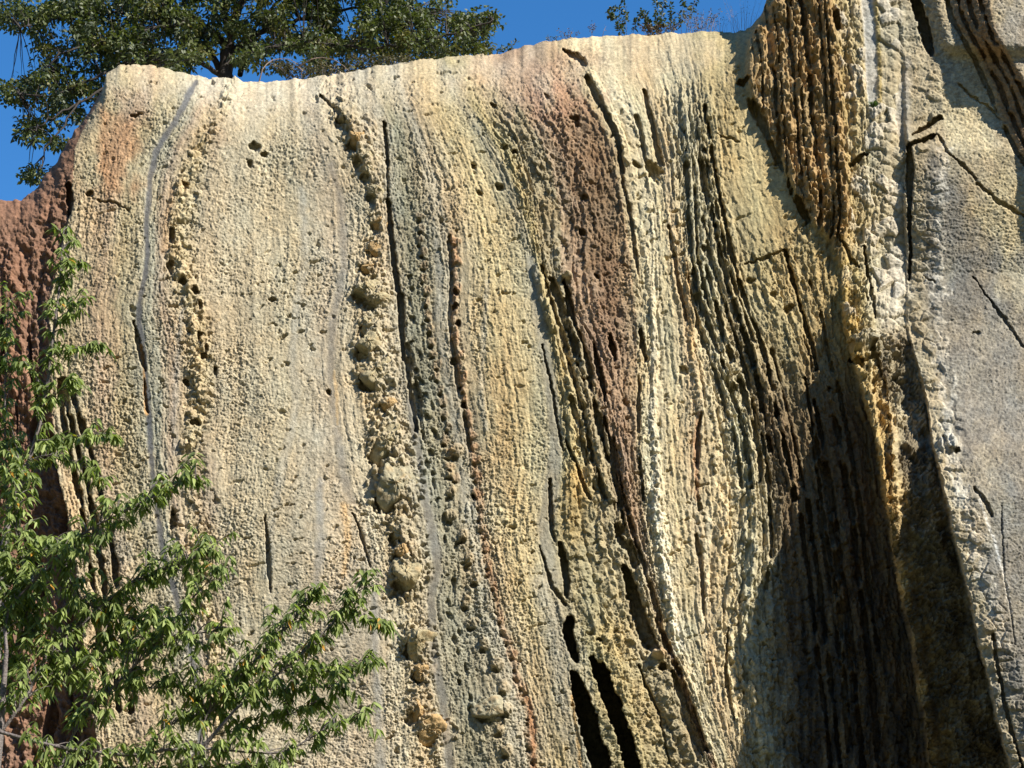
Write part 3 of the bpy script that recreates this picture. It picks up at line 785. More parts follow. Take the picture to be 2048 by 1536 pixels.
# nodule string on the left
for x, y, rx, ry, hh in ((352, 500, 13, 18, .16), (368, 540, 16, 14, .22), (382, 575, 13, 18, .22), (398, 612, 12, 16, .14), (390, 650, 14, 18, .16), (412, 690, 12, 22, .14), (398, 740, 17, 24, .18), (408, 790, 16, 24, .16), (388, 835, 16, 14, .16), (372, 890, 14, 12, .16), (362, 372, 12, 14, .12), (352, 430, 12, 16, .12), (376, 1090, 14, 20, .14), (410, 1140, 14, 18, .14), (425, 1250, 14, 18, .16), (350, 1060, 12, 20, .12)):
    bump(x, y, rx, ry, hh * 0.5, random.uniform(-0.4, 0.4), 1.3, int(x + y), col=(206, 180, 130), cstr=0.5)
for x, y, rx, ry, dp in ((372, 368, 8, 9, .22), (346, 470, 9, 16, .26), (342, 532, 8, 16, .3), (366, 566, 11, 9, .3), (392, 584, 8, 12, .3), (402, 612, 6, 9, .2), (402, 672, 7, 11, .28), (410, 712, 9, 7, .28), (430, 742, 4, 14, .2), (372, 764, 8, 9, .28), (393, 842, 12, 6, .26), (416, 700, 5, 10, .2), (510, 292, 13, 10, .24), (530, 306, 9, 9, .24), (500, 325, 9, 8, .2), (180, 388, 9, 6, .24), (270, 228, 12, 5, .18), (545, 600, 10, 5, .16), (655, 785, 7, 7, .2), (346, 1040, 9, 22, .3), (396, 1160, 10, 12, .3), (352, 1130, 9, 12, .25)):
    hole(x, y, rx, ry, dp)
groove([(195, 403, 2), (230, 408, 2.5), (255, 418, 2)], 0.08)
groove([(640, 190, 2), (664, 215, 6), (690, 248, 5)], 0.16)
for x, y in ((1010, 300), (1030, 308), (985, 210), (1155, 108), (1165, 118), (958, 385), (998, 375), (945, 330), (1140, 235), (1152, 248), (1090, 195), (1150, 235), (1275, 330), (1165, 470), (1192, 555), (1170, 395)):
    hole(x + random.uniform(-3, 3), y, random.uniform(7, 12), random.uniform(5, 9), random.uniform(.14, .26), 0.5)
groove([(1128, 96, 3), (1145, 108, 7), (1165, 120, 8), (1172, 128, 4)], 0.25)

# ---- the knobs' sockets
CRM, ORG, GRY = (182, 167, 130), (192, 160, 112), (176, 166, 136)
NODULES = [(688, 232, 13, 18, .22, .6, CRM), (700, 246, 10, 12, .2, .5, CRM), (716, 274, 17, 22, .28, .5, ORG), (728, 312, 15, 17, .22, .5, CRM), (742, 342, 16, 16, .2, .4, CRM), (752, 382, 14, 16, .16, .2, CRM), (760, 440, 12, 18, .16, 0, ORG), (752, 492, 14, 18, .16, 0, ORG),
                         (740, 532, 16, 12, .16, 0, ORG), (736, 582, 24, 20, .34, -.3, CRM), (752, 598, 20, 12, .2, 0, CRM), (736, 652, 16, 20, .2, 0, CRM), (738, 690, 20, 26, .24, .2, CRM), (752, 742, 24, 28, .34, .6, CRM), (778, 806, 14, 12, .14, 0, ORG),
                         (774, 886, 26, 34, .34, .15, CRM), (792, 972, 30, 40, .4, .2, GRY), (800, 1062, 18, 22, .26, .2, CRM), (806, 1100, 17, 20, .22, 0, ORG), (814, 1150, 22, 30, .32, .3, CRM), (836, 1284, 24, 26, .3, .3, CRM), (846, 1345, 17, 14, .2, 0, ORG), (836, 1412, 16, 28, .2, .2, ORG), (868, 1462, 22, 20, .26, .5, ORG),
                         (980, 1420, 22, 18, .2, .2, GRY)]
for x, y, rx, ry, out, rot, col in NODULES:
    bump(x + 5, y - 2, rx * 1.7, ry * 1.5, out * 0.4, rot, 1.2, int(x), col, 0.3)
    hole(x - rx * 0.7, y + ry * 0.9, rx * 0.9, ry * 0.7, out * 0.9, 0.6)

# ---- bed-by-bed colour shifts, small stains
hA, hB = bedA[0] - 0.5, bedB[1] - 0.5
chips = 0.10 * f2 + 0.11 * f3 + 0.07 * f4
tint = 1 + chips * (1 + 0.8 * slabm) + (0.12 * LH + 0.10 * LH2) * (1 - slabm) * (0.4 + 0.6 * tophug) + 0.22 * bs * hA + 0.16 * bs * hB + 0.10 * fbm(U / 90, VE / 140, 62, 3) + 0.06 * g2
warm = 0.07 * fbm(U / 55, VE / 120, 63, 3) + 0.04 * (q1[2] - 0.5)
COLR[..., 0] *= tint * (1 + warm); COLR[..., 1] *= tint; COLR[..., 2] *= tint * (1 - 1.3 * warm)
lum = COLR @ np.array([0.3, 0.55, 0.15], np.float32)
sat_ = 0.84 + 0.06 * smooth(S, 880, 1150) - 0.0 * slabm
COLR = lum[..., None] + (COLR - lum[..., None]) * sat_[..., None]
COLR *= GAINC * np.array([1.0, 0.985, 0.99], np.float32)
COLR = np.clip(COLR, 0.01, 0.62)

# ---- put it together
H *= 1 - smooth(OVER, 0, 20) * 0.5
fade = smooth(U, -700, -40) * smooth(3000 - U, 0, 700)
P0 = on_face(U, VE, -PR)
# smoothed normal of the sheet before the relief goes on


def blur(A, n):
    for _ in range(n):
        A = (np.roll(A, 1, 0) + 2 * A + np.roll(A, -1, 0)) / 4
        A = (np.roll(A, 1, 1) + 2 * A + np.roll(A, -1, 1)) / 4
    return A


du = np.gradient(P0, axis=1); dv = np.gradient(P0, axis=0)
N = np.cross(du, dv)
N /= np.linalg.norm(N, axis=-1, keepdims=True) + 1e-9
N = np.where((N @ PL_N)[..., None] < 0, -N, N)
N = N * 0.5 + PL_N * 0.8
N[OVER > 0] = (0, -0.5, 0.85)
N = blur(N, 6)
N /= np.linalg.norm(N, axis=-1, keepdims=True) + 1e-9
RD = rays(U, VE); RD /= np.linalg.norm(RD, axis=-1, keepdims=True)
CUT *= 1 - smooth(OVER, 0, 6)
P = P0 + N * H[..., None] + RD * CUT[..., None]
# plateau
P[..., 1] += OVER * 0.028
P[..., 2] += -OVER * 0.0035 + 0.0
FRONT = OVER <= 0
P = P.astype(np.float32)

idx = np.arange(NR * NC).reshape(NR, NC)
Q = np.stack([idx[:-1, :-1], idx[1:, :-1], idx[1:, 1:], idx[:-1, 1:]], -1).reshape(-1, 4)
Sq = S[:-1, :-1].ravel()
Bq = (WU - xb)[:-1, :-1].ravel() > 0
Cq = (WU - xc)[:-1, :-1].ravel() > 0
Eq = (WU - xe)[:-1, :-1].ravel() > 0
Rq = (WU - xr)[:-1, :-1].ravel() < 0
Oq = OVER[:-1, :-1].ravel() > 12
flatP, flatC = P.reshape(-1, 3), COLR.reshape(-1, 3)


def cut(name, mask, mat, parent):
    f = Q[mask]
    ids, inv = np.unique(f, return_inverse=True)
    return mesh_np(name, flatP[ids], inv.reshape(-1, 4), mat, parent, flatC[ids])


cliff = empty('cliff', (0, 0, 0))
tag(cliff, 'tall cream cliff of upright rock beds with a rounded pale top', 'cliff', kind='structure')
red = empty('cliff_red', (0, 0, 0)); red.name = 'red_rock_face'
tag(red, 'red brown crumbling rock face at the left edge, behind the leafy branches', 'rock face', kind='structure')
butt = empty('rock_buttress', (0, 0, 0))
tag(butt, 'jutting rock buttress with grey slabs and honey brown shaded wall on the right', 'rock buttress', kind='structure')

m_red = Rq & ~Oq
cut('rock_mass', m_red, M_RED, red)
m_but = Bq & ~Oq & ~m_red
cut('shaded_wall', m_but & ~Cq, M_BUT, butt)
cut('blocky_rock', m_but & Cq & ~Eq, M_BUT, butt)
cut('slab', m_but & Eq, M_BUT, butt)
rest = ~m_red & ~m_but
cut('clifftop', rest & Oq, M_ROCK, cliff)
rest &= ~Oq
bands = [('tan_bed', -9999, S0['vein_a'] - 10, None), ('clay_seam', S0['vein_a'] - 10, S0['vein_a'] + 11, 'thin grey clay seam'), ('nodular_bed', S0['vein_a'] + 11, S0['chain_a'] + 34, 'yellow bed with a string of knobs and holes'),
         ('cream_bed', S0['chain_a'] + 34, S0['chain_b'] - 40, 'broad rough cream bed'), ('nodular_bed', S0['chain_b'] - 40, S0['vein_d'] - 6, 'cream bed carrying large knobs'), ('clay_seam', S0['vein_d'] - 6, S0['vein_d'] + 13, 'dark parting turning into a grey seam'),
         ('rough_bed', S0['vein_d'] + 13, S0['rust'] - 12, 'greenish grey pitted bed'), ('rust_seam', S0['rust'] - 12, S0['rust'] + 12, 'rusty orange string of pebbles'), ('ochre_bed', S0['rust'] + 12, S0['vein_e'] - 14, 'warm ochre bed'),
         ('clay_seam', S0['vein_e'] - 14, S0['vein_e'] + 12, 'pale blue grey seam'), ('slab_bed', S0['vein_e'] + 12, S0['brown_l'], 'ragged slanting slabs'), ('brown_bed', S0['brown_l'], S0['brown_r'], 'reddish brown bed'),
         ('ribbed_bed', S0['brown_r'], S0['thin_a'] - 20, 'cream bed with white ribs'), ('thin_bed', S0['thin_a'] - 20, S0['thin_b'] + 8, 'thin grey beds split by dark gaps'), ('thick_bed', S0['thin_b'] + 8, 9999, 'thick yellow cream bed')]
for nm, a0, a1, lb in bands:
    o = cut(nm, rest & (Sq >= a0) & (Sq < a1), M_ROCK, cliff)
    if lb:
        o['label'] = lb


# ---- big nodules standing out of the face
def surf(x, y):
    j = int(np.clip(np.searchsorted(ug, x), 0, NC - 1)); i = int(np.clip(np.searchsorted(vg, y), 0, NR - 1))
    return P0[i, j]


def nodule(x, y, rx, ry, out, rot, col, seed):
    c = surf(x, y)
    k = 44
    th = np.linspace(0, np.pi, k); ph = np.linspace(0, 2 * np.pi, 2 * k, endpoint=False)
    T, F = np.meshgrid(th, ph, indexing='ij')
    n = np.stack([np.sin(T) * np.cos(F), -np.cos(T), np.sin(T) * np.sin(F)], -1)
    # blocky: flatten towards random facets
    rs_ = np.random.default_rng(seed)
    r = np.full(T.shape, 1.35)
    for _ in range(10):
        d = rs_.normal(size=3); d /= np.linalg.norm(d)
        dt = n @ d
        r = np.where(dt > 0.2, np.minimum(r, rs_.uniform(0.7, 1.1) / np.maximum(dt, 0.2)), r)
    r = r + 0.09 * fbm(F * 1.6 + 3 * np.sin(T), T * 2.5 + np.cos(F), seed, 3) + 0.045 * perlin(n[..., 0] * 6 + n[..., 1] * 3, n[..., 2] * 6 - n[..., 1] * 3, seed + 3) + 0.03 * perlin(n[..., 0] * 14 + n[..., 1] * 8, n[..., 2] * 14, seed + 4)
    sx, sz = rx / 82.0, ry / 82.0
    p = n * r[..., None] * np.array([sx * (1.3 if rx > 18 else 1.05), out * (1.35 if rx > 18 else 1.1), sz * (1.25 if rx > 18 else 1.05)])
    ca, sa = math.cos(rot), math.sin(rot)
    q = p.copy()
    q[..., 0] = p[..., 0] * ca - p[..., 2] * sa; q[..., 2] = p[..., 0] * sa + p[..., 2] * ca
    q = q + c + np.array([0, 0.55 * out, 0])
    ii = np.arange(k * 2 * k).reshape(k, 2 * k)
    f = np.stack([ii[:-1], ii[1:], np.roll(ii[1:], -1, 1), np.roll(ii[:-1], -1, 1)], -1).reshape(-1, 4)
    cl = lin(col) * np.array([1.0, 1.02, 1.06]) * GAINC * (1 + 0.15 * fbm(F * 2, T * 3, seed + 9, 3))[..., None]
    stain = smooth(fbm(F * 1.3, T * 2, seed + 11, 2), 0.1, 0.6)[..., None] * 0.35
    cl = cl * (1 - stain) + lin((190, 152, 98)) * GAINC * stain
    return mesh_np('nodule', q.reshape(-1, 3), f, M_ROCK, cliff, cl.reshape(-1, 3))


for n_, a_ in enumerate(NODULES):
    nodule(*a_, 200 + n_)

# ------------------------------------------------------------------ ground below the frame, reaching the horizon
gm = bpy.data.materials.new('dry_ground'); gm.use_nodes = True
gn, gl_ = gm.node_tree.nodes, gm.node_tree.links
gb = gn['Principled BSDF']; gb.inputs['Roughness'].default_value = 0.95
no = gn.new('ShaderNodeTexNoise'); no.inputs['Scale'].default_value = 1.4; no.inputs['Detail'].default_value = 9
tcg = gn.new('ShaderNodeTexCoord'); gl_.new(tcg.outputs['Object'], no.inputs['Vector'])
cr = gn.new('ShaderNodeValToRGB')
cr.color_ramp.elements[0].position, cr.color_ramp.elements[1].position = 0.4, 0.62
cr.color_ramp.elements[0].color = (0.04, 0.055, 0.02, 1); cr.color_ramp.elements[1].color = (0.13, 0.12, 0.07, 1)
gl_.new(no.outputs[0], cr.inputs[0]); gl_.new(cr.outputs[0], gb.inputs['Base Color'])
gx = np.concatenate([[-1500, -600, -300], np.linspace(-220, 220, 120), [300, 600, 1500]])
gy = np.concatenate([[-1500, -600, -300], np.linspace(-200, 60, 90), [200, 600, 1500]])
GX, GY = np.meshgrid(gx, gy)
near = np.exp(-(GX / 120) ** 2 - (GY / 120) ** 2)
GZ = 0.22 * fbm(GX / 9, GY / 9, 3, 3) * near - 0.05
GZ = np.where(np.hypot(GX, GY) < 4, np.minimum(GZ, 0), GZ)
GD = np.maximum(-GY - 8, np.abs(GX) - 42) * smooth(34 - GY, 0, 20)
GZ = GZ + 115 * smooth(GD, 15, 150)  # unseen slopes added behind and beside the camera to cut sky fill
gi = np.arange(GX.size).reshape(GX.shape)
ground = mesh_np('ground', np.stack([GX, GY, GZ], -1).reshape(-1, 3), np.stack([gi[:-1, :-1], gi[:-1, 1:], gi[1:, 1:], gi[1:, :-1]], -1).reshape(-1, 4), gm)
tag(ground, 'grassy valley floor with added unseen slopes that block low sky light', 'ground', kind='structure')


# ------------------------------------------------------------------ plants
class Wood:
    def __init__(s):
        s.v, s.f, s.n = [], [], 0

    def tube(s, pts, radii, sides=6):
        pts = np.asarray(pts, float); m = len(pts)
        tan = np.gradient(pts, axis=0); tan /= np.linalg.norm(tan, axis=1, keepdims=True) + 1e-9
        ref = np.array([0.31, -0.77, 0.55]); a_ = np.cross(tan, ref); a_ /= np.linalg.norm(a_, axis=1, keepdims=True) + 1e-9
        b_ = np.cross(tan, a_)
        th = np.linspace(0, 2 * np.pi, sides, endpoint=False)
        ring = (a_[:, None] * np.cos(th)[None, :, None] + b_[:, None] * np.sin(th)[None, :, None]) * np.asarray(radii)[:, None, None]
        s.v.append((pts[:, None] + ring).reshape(-1, 3))
        ii = np.arange(m * sides).reshape(m, sides) + s.n
        s.f.append(np.stack([ii[:-1], np.roll(ii[:-1], -1, 1), np.roll(ii[1:], -1, 1), ii[1:]], -1).reshape(-1, 4))
        s.n += m * sides

    def build(s, name, mat, parent):
        return mesh_np(name, np.concatenate(s.v), np.concatenate(s.f), mat, parent)


def bez(a_, b_, sag=(0, 0, 0), n=7, jit=0.0):
    a_, b_ = np.asarray(a_, float), np.asarray(b_, float)
    t = np.linspace(0, 1, n)[:, None]
    p = a_ * (1 - t) + b_ * t + np.asarray(sag) * (4 * t * (1 - t))
    if jit:
        p[1:-1] += rng.normal(0, jit, (n - 2, 3))
    return p


class Leaves:
    """every leaf a folded, drooping blade of six faces"""
    def __init__(s):
        s.v, s.c, s.n = [], [], 0

    def add(s, base, direc, normal, length, width, col, droop=0.3, fold=0.25):
        d = direc / (np.linalg.norm(direc, axis=1, keepdims=True) + 1e-9)
        nrm = normal - (normal * d).sum(1, keepdims=True) * d
        nrm /= np.linalg.norm(nrm, axis=1, keepdims=True) + 1e-9
        side = np.cross(d, nrm)
        L, W = length[:, None], width[:, None]
        rows = [(0.0, 0.04), (0.3, 0.5), (0.62, 0.44), (1.0, 0.02)]
        out = []
        for t, ww in rows:
            mid_ = base + d * L * t - np.array([0, 0, 1.0]) * L * droop * t * t
            out += [mid_ - side * W * ww + nrm * W * fold * ww, mid_, mid_ + side * W * ww + nrm * W * fold * ww]
        s.v.append(np.stack(out, 1)); s.c.append(np.repeat(col[:, None], 12, 1)); s.n += len(base)

    def build(s, name, mat, parent):
        v = np.concatenate(s.v).reshape(-1, 3); c = np.concatenate(s.c).reshape(-1, 3)
        q = []
        for r_ in range(3):
            for k in range(2):
                a0 = r_ * 3 + k
                q.append((a0, a0 + 1, a0 + 4, a0 + 3))
        f = (np.arange(s.n)[:, None, None] * 12 + np.array(q)[None]).reshape(-1, 4)
        return mesh_np(name, v, f, mat, parent, c, True, 'leaf_colour')


def unit(n):
    d = rng.normal(size=(n, 3)); return d / np.linalg.norm(d, axis=1, keepdims=True)


# ---- the big tree on the cliff top
def big_tree():
    YT = 47.5
    base = at_y(462, 250, YT)
    root = empty('tree', tuple(base))
    tag(root, 'large dark green leafy tree on the cliff top, spreading beyond the top of the picture', 'tree')

    def loc(u, v, dy=0.0):
        return at_y(u, v, YT + dy) - base
    wd = Wood(); limbs = Wood(); nodes = []

    def limb(pts, r0, r1, store=True, wood=limbs):
        p = np.array([loc(*q) for q in pts])
        t = np.linspace(0, len(p) - 1, (len(p) - 1) * 6 + 1)
        i = np.minimum(t.astype(int), len(p) - 2); f = (t - i)[:, None]
        pm = p[np.maximum(i - 1, 0)]; pn = p[np.minimum(i + 2, len(p) - 1)]
        a_, b_ = p[i], p[i + 1]
        c = 0.5 * (2 * a_ + (b_ - pm) * f + (2 * pm - 5 * a_ + 4 * b_ - pn) * f ** 2 + (3 * a_ - pm - 3 * b_ + pn) * f ** 3)
        c[1:-1] += rng.normal(0, 0.03, c[1:-1].shape)
        wood.tube(c, np.linspace(r0, r1, len(c)), 8)
        if store:
            nodes.extend(c[3:])
    limb([(462, 250, 0), (458, 190, 0), (452, 140, 0), (458, 90, 0)], 0.3, 0.2, False, wd)
    for pts, r0 in (([(458, 100, 0), (430, 70, .1), (395, 40, -.2), (330, 10, -.5), (260, -40, -.8), (180, -90, -1)], .13), ([(445, 150, 0), (420, 100, .2), (400, 60, .3), (350, 40, .4), (270, 30, .2), (200, 20, -.3), (110, 40, -.8), (40, 55, -1)], .11),
                    ([(458, 95, 0), (470, 40, -.3), (500, -30, -.5), (540, -120, -.6), (560, -260, -.6)], .16), ([(460, 110, 0), (500, 75, .3), (560, 50, .5), (640, 30, .4), (740, 10, .2), (830, 20, 0)], .12),
                    ([(455, 130, 0), (500, 110, -.4), (560, 95, -.8), (640, 85, -1.2), (740, 95, -1.4), (850, 80, -1.4), (930, 60, -1.5), (985, 40, -1.5)], .09), ([(440, 150, 0), (390, 120, -.5), (320, 110, -1), (250, 130, -1.5), (180, 160, -1.8), (110, 190, -2), (40, 190, -2)], .09),
                    ([(330, 110, -1), (240, 160, -1.6), (150, 210, -2), (90, 245, -2.2), (66, 262, -2.2)], .05), ([(455, 60, 0), (440, -20, .4), (380, -110, .8), (330, -230, 1)], .12), ([(500, -30, -.5), (620, -90, -.4), (740, -150, -.2), (840, -190, 0)], .09),
                    ([(160, 200, -2), (120, 260, -2.2), (95, 290, -2.2), (75, 345, -2.3)], .03), ([(395, 40, -.2), (300, 60, -.8), (200, 85, -1.2), (120, 110, -1.6), (90, 140, -1.8)], .07), ([(480, 150, .2), (500, 90, .8), (520, 40, 1.2), (580, -10, 1.4), (680, -40, 1.2)], .09)):
        limb(pts, r0, 0.018)
    nodes = np.array(nodes)
    ell = [(450, 10, 330, 110, 1.0), (720, 25, 190, 85, 1.0), (850, 60, 110, 45, 1.1), (230, 55, 190, 75, .9), (90, 45, 100, 35, .8), (110, 190, 90, 42, .95), (170, 140, 100, 62, .95), (45, 182, 45, 22, 1.0), (100, 230, 70, 24, .95), (66, 258, 26, 10, 1.1), (68, 350, 30, 12, .9), (105, 285, 26, 9, .9), (60, 275, 18, 7, 1),
           (480, -170, 420, 170, .55), (300, 110, 110, 38, .9), (620, 105, 160, 42, 1.1), (820, 98, 110, 30, 1.2), (930, 75, 55, 34, 1.0), (965, 40, 32, 16, 1.0), (560, -320, 260, 120, .5), (240, 215, 30, 30, .8), (330, 125, 60, 14, .9), (20, 20, 40, 18, .7), (960, 95, 30, 14, .9)]
    lv = Leaves(); tw = Wood()
    cl = []
    for ex, ey, rx, ry, dn in ell:
        n = int(rx * ry * 0.0185 * dn) + 4
        k = 0
        while k < n:
            q = rng.uniform(-1, 1, 2)
            if q @ q > 1:
                continue
            u, v = ex + q[0] * rx, ey + q[1] * ry
            k += 1
            if rx > 45 and fbm(np.array([u / 48.0]), np.array([v / 34.0]), 303, 2)[0] < -0.16:
                continue
            cl.append((u, v, rng.normal(0, 1.0) - 0.5 * (v > 100)))
    for u, v, dy in cl:
        c = loc(u, v, dy)
        d = np.linalg.norm(nodes - c, axis=1) + 0.35 * np.maximum(nodes[:, 2] - c[2], 0)
        s_ = nodes[int(np.argmin(d))]
        if np.linalg.norm(s_ - c) < 3.2:
            tw.tube(bez(s_, c, (0, 0, 0.12), 5, 0.02), np.linspace(0.018, 0.006, 5), 4)
        m = int(rng.integers(26, 44))
        off = unit(m) * (rng.uniform(0, 1, (m, 1)) ** 0.5) * np.array([0.34, 0.34, 0.2])
        hue = rng.uniform(0, 1)
        yel = 0.35 if u > 640 and v > 60 else 0.08
        c0 = np.array([0.042, 0.06, 0.02]); c1 = np.array([0.14, 0.16, 0.05]); c2 = np.array([0.17, 0.14, 0.035]); c3 = np.array([0.075, 0.095, 0.075])
        t = rng.uniform(0, 1, (m, 1)) * 0.6 + hue * 0.4
        col = c0 * (1 - t) + c1 * t
        if rng.uniform() < yel:
            col = col * 0.45 + c2 * 0.55
        if rng.uniform() < 0.15:
            col = col * 0.4 + c3 * 0.6
        dr = off + unit(m) * 0.3 + np.array([0, 0, -0.08])
        lv.add(c + off, dr, unit(m) + np.array([0, 0, 0.9]), rng.uniform(0.10, 0.18, m), rng.uniform(0.06, 0.10, m), col, 0.15)
    wd.build('trunk', M_BARK_DARK, root); limbs.build('limbs', M_BARK_DARK, root); tw.build('twigs', M_BARK_DARK, root)
    lv.build('crown', M_LEAF_OAK, root)


big_tree()


# ---- small growth along the skyline
def skyline(u):
    v = float(np.interp(u, ug, vtop1))
    j = int(np.searchsorted(ug, u)); i = int(np.searchsorted(vg, v))
    return P0[min(i + 1, NR - 1), j], v


def spray(name, label, cat, stems, leaf_cols, leaf_len, leaf_w, per, wood_mat, leaf_mat, group=None, rad=0.008, back=0.5, dens_from=0.25, spread=0.06):
    """a shrub or tuft: traced stems [(u, v), ...] with leaves along them"""
    u0 = float(np.mean([s_[0][0] for s_ in stems]))
    p, _ = skyline(u0)
    Y = p[1] + back
    root = empty(name, tuple(p + np.array([0, back, -0.05])))
    b0 = np.array(root.location)
    tag(root, label, cat, group)
    wd = Wood(); lv = Leaves()
    for st in stems:
        pts = np.array([at_y(q[0], q[1], Y + rng.normal(0, 0.12)) - b0 for q in st])
        pts[0, 2] -= 0.12
        tt = np.linspace(0, len(pts) - 1, 10)
        i = np.minimum(tt.astype(int), len(pts) - 2); f = (tt - i)[:, None]
        c = pts[i] * (1 - f) + pts[i + 1] * f
        c[1:-1] += rng.normal(0, 0.008, c[1:-1].shape)
        wd.tube(c, np.linspace(rad, rad * 0.35, len(c)), 5)
        if per:
            t = rng.uniform(dens_from, 1, per) * (len(c) - 1)
            i = np.minimum(t.astype(int), len(c) - 2); f = (t - i)[:, None]
            b_ = c[i] * (1 - f) + c[i + 1] * f
            d = unit(per) + np.array([0, 0, 0.3])
            lv.add(b_ + d * spread * rng.uniform(0.2, 1, (per, 1)), d, unit(per), rng.uniform(0.7, 1.3, per) * leaf_len, rng.uniform(0.7, 1.3, per) * leaf_w, np.array(leaf_cols)[rng.integers(0, len(leaf_cols), per)], 0.2)
    wd.build('stems', wood_mat, root)
    if lv.n:
        lv.build('leaves', leaf_mat, root)
    return root


GRN = [(0.05, 0.075, 0.03), (0.07, 0.1, 0.04), (0.04, 0.055, 0.03), (0.1, 0.1, 0.05)]
RED = [(0.12, 0.05, 0.03), (0.07, 0.06, 0.03), (0.1, 0.07, 0.04)]
DRY = [(0.3, 0.22, 0.15), (0.24, 0.18, 0.14), (0.2, 0.17, 0.1)]


def fan(u0, v0, n, w_, h_, jit=0.3):
    out = []
    for k in range(n):
        x = u0 + (k / (max(n - 1, 1)) - 0.5) * w_ * 0.5 + random.uniform(-3, 3)
        tx = u0 + (k / (max(n - 1, 1)) - 0.5) * w_ + random.uniform(-6, 6); ty = v0 - h_ * random.uniform(1 - jit, 1)
        out.append([(x, v0 + 4), ((x * 0.6 + tx * 0.4), v0 - (v0 - ty) * 0.5), (tx, ty)])
    return out


spray('shrub', 'slim leafy shrub with small dark leaves, left of the taller one on the skyline', 'shrub', [[(1250, 72), (1245, 45), (1238, 15), (1216, 22)], [(1252, 72), (1252, 30), (1246, -10)], [(1262, 70), (1272, 45), (1285, 20)], [(1245, 72), (1240, 58), (1236, 48)], [(1246, 40), (1230, 34), (1214, 28)]], GRN, 0.12, 0.06, 60, M_BARK_GREY, M_LEAF_OAK, back=0.4)
spray('shrub', 'taller bushy shrub with upright stems and reddish base leaves on the skyline', 'shrub', [[(1316, 68), (1315, 40), (1312, 0)], [(1322, 68), (1326, 20), (1330, -30)], [(1300, 70), (1292, 40), (1288, 25)], [(1362, 66), (1364, 30), (1368, -15)], [(1370, 66), (1378, 34), (1390, 5), (1398, -20)], [(1340, 68), (1345, 40), (1340, 10)], [(1306, 68), (1316, 52), (1330, 46)], [(1310, 69), (1300, 52), (1296, 44)]], GRN, 0.13, 0.06, 60, M_BARK_GREY, M_LEAF_OAK, back=0.5)
spray('low_bush', 'low reddish bush at the foot of the tall skyline shrub', 'bush', fan(1318, 68, 14, 90, 22), RED, 0.08, 0.04, 22, M_BARK_GREY, M_LEAF_OAK, back=0.25, dens_from=0.1)
spray('dry_bush', 'twiggy grey brown half bare bush between the tall shrub and the dry grass', 'bush', fan(1402, 66, 24, 80, 48), [(0.14, 0.11, 0.09), (0.12, 0.1, 0.05), (0.16, 0.1, 0.08)], 0.06, 0.03, 12, M_BARK_PINK, M_DRY, back=0.4, rad=0.006)
spray('grass_tuft', 'tuft of tall pinkish dry grass stems next to the brown rock wall', 'grass tuft', fan(1486, 58, 26, 80, 62, 0.6), DRY, 0.05, 0.012, 3, M_BARK_PINK, M_DRY, back=0.3, rad=0.004, dens_from=0.7)
spray('grass_tuft', 'short dry grass tuft right of the twiggy grey bush', 'grass tuft', fan(1440, 64, 12, 40, 34, 0.6), DRY, 0.05, 0.012, 3, M_BARK_PINK, M_DRY, back=0.3, rad=0.004, dens_from=0.7)
spray('seedling', 'single small sprout with a dark head on the bare skyline', 'plant', [[(1184, 74), (1185, 60), (1184, 46)], [(1184, 62), (1180, 52)], [(1185, 60), (1190, 50)]], RED, 0.06, 0.03, 12, M_BARK_GREY, M_LEAF_OAK, back=0.2, dens_from=0.5)
spray('seedling', 'tiny pale dry stalk leaning right on the bare skyline', 'plant', [[(1204, 74), (1208, 62), (1212, 52)]], DRY, 0.05, 0.02, 5, M_BARK_PINK, M_DRY, back=0.2, dens_from=0.6)
spray('seedling', 'low brownish sprouts at the left end of the skyline plants', 'plant', fan(1136, 75, 7, 36, 16), RED, 0.06, 0.03, 8, M_BARK_GREY, M_LEAF_OAK, back=0.2)
spray('seedling', 'scrap of dark weed where the skyline starts to rise', 'plant', fan(1104, 82, 5, 18, 10), GRN, 0.06, 0.03, 8, M_BARK_GREY, M_LEAF_OAK, back=0.2)
spray('sprig', 'low green leafy sprig just right of the big tree', 'bush', [[(990, 110), (1005, 98), (1022, 92), (1034, 84)], [(985, 110), (1000, 100), (1012, 92)], [(995, 110), (1010, 104), (1028, 97)]], GRN + [(0.1, 0.14, 0.05)], 0.1, 0.05, 30, M_BARK_GREY, M_LEAF_OAK, back=0.5)
spray('low_bush', 'brown green low bush under the big tree, behind the arching bare branch', 'bush', fan(640, 154, 46, 230, 34) + fan(760, 134, 26, 130, 26), [(0.06, 0.06, 0.025), (0.09, 0.08, 0.035), (0.12, 0.09, 0.04)], 0.09, 0.04, 26, M_BARK_GREY, M_LEAF_OAK, back=0.9, dens_from=0.1)
br = spray('bare_branch', 'bare pinkish branch arching over the cliff edge beneath the big tree', 'branch', [[(516, 166), (524, 140), (540, 122), (562, 115), (582, 120), (596, 128)], [(596, 128), (620, 120), (640, 114), (662, 118), (678, 124), (698, 142)], [(598, 128), (604, 140), (602, 158)]], DRY, .03, .01, 0, M_BARK_PINK, M_DRY, back=0.25, rad=0.022)


# ---- green tuft on a ledge of the buttress
def tuft(x, y):
    p = surf(x, y) + np.array([0, -0.05, 0.05])
    root = empty('plant', tuple(p))
    tag(root, 'small green plant growing in a chute of the right-hand rock', 'plant')
    lv = Leaves(); n = 70
    d = unit(n) * np.array([0.8, 0.5, 0.5]) + np.array([0, -0.4, 0.8])
    lv.add(np.zeros((n, 3)) + unit(n) * 0.05, d, unit(n), rng.uniform(0.1, 0.26, n), rng.uniform(0.015, 0.035, n), np.array([(0.06, 0.1, 0.03)]) * rng.uniform(0.7, 1.5, (n, 1)), 0.5)
    lv.build('leaves', M_LEAF_NEAR, root)


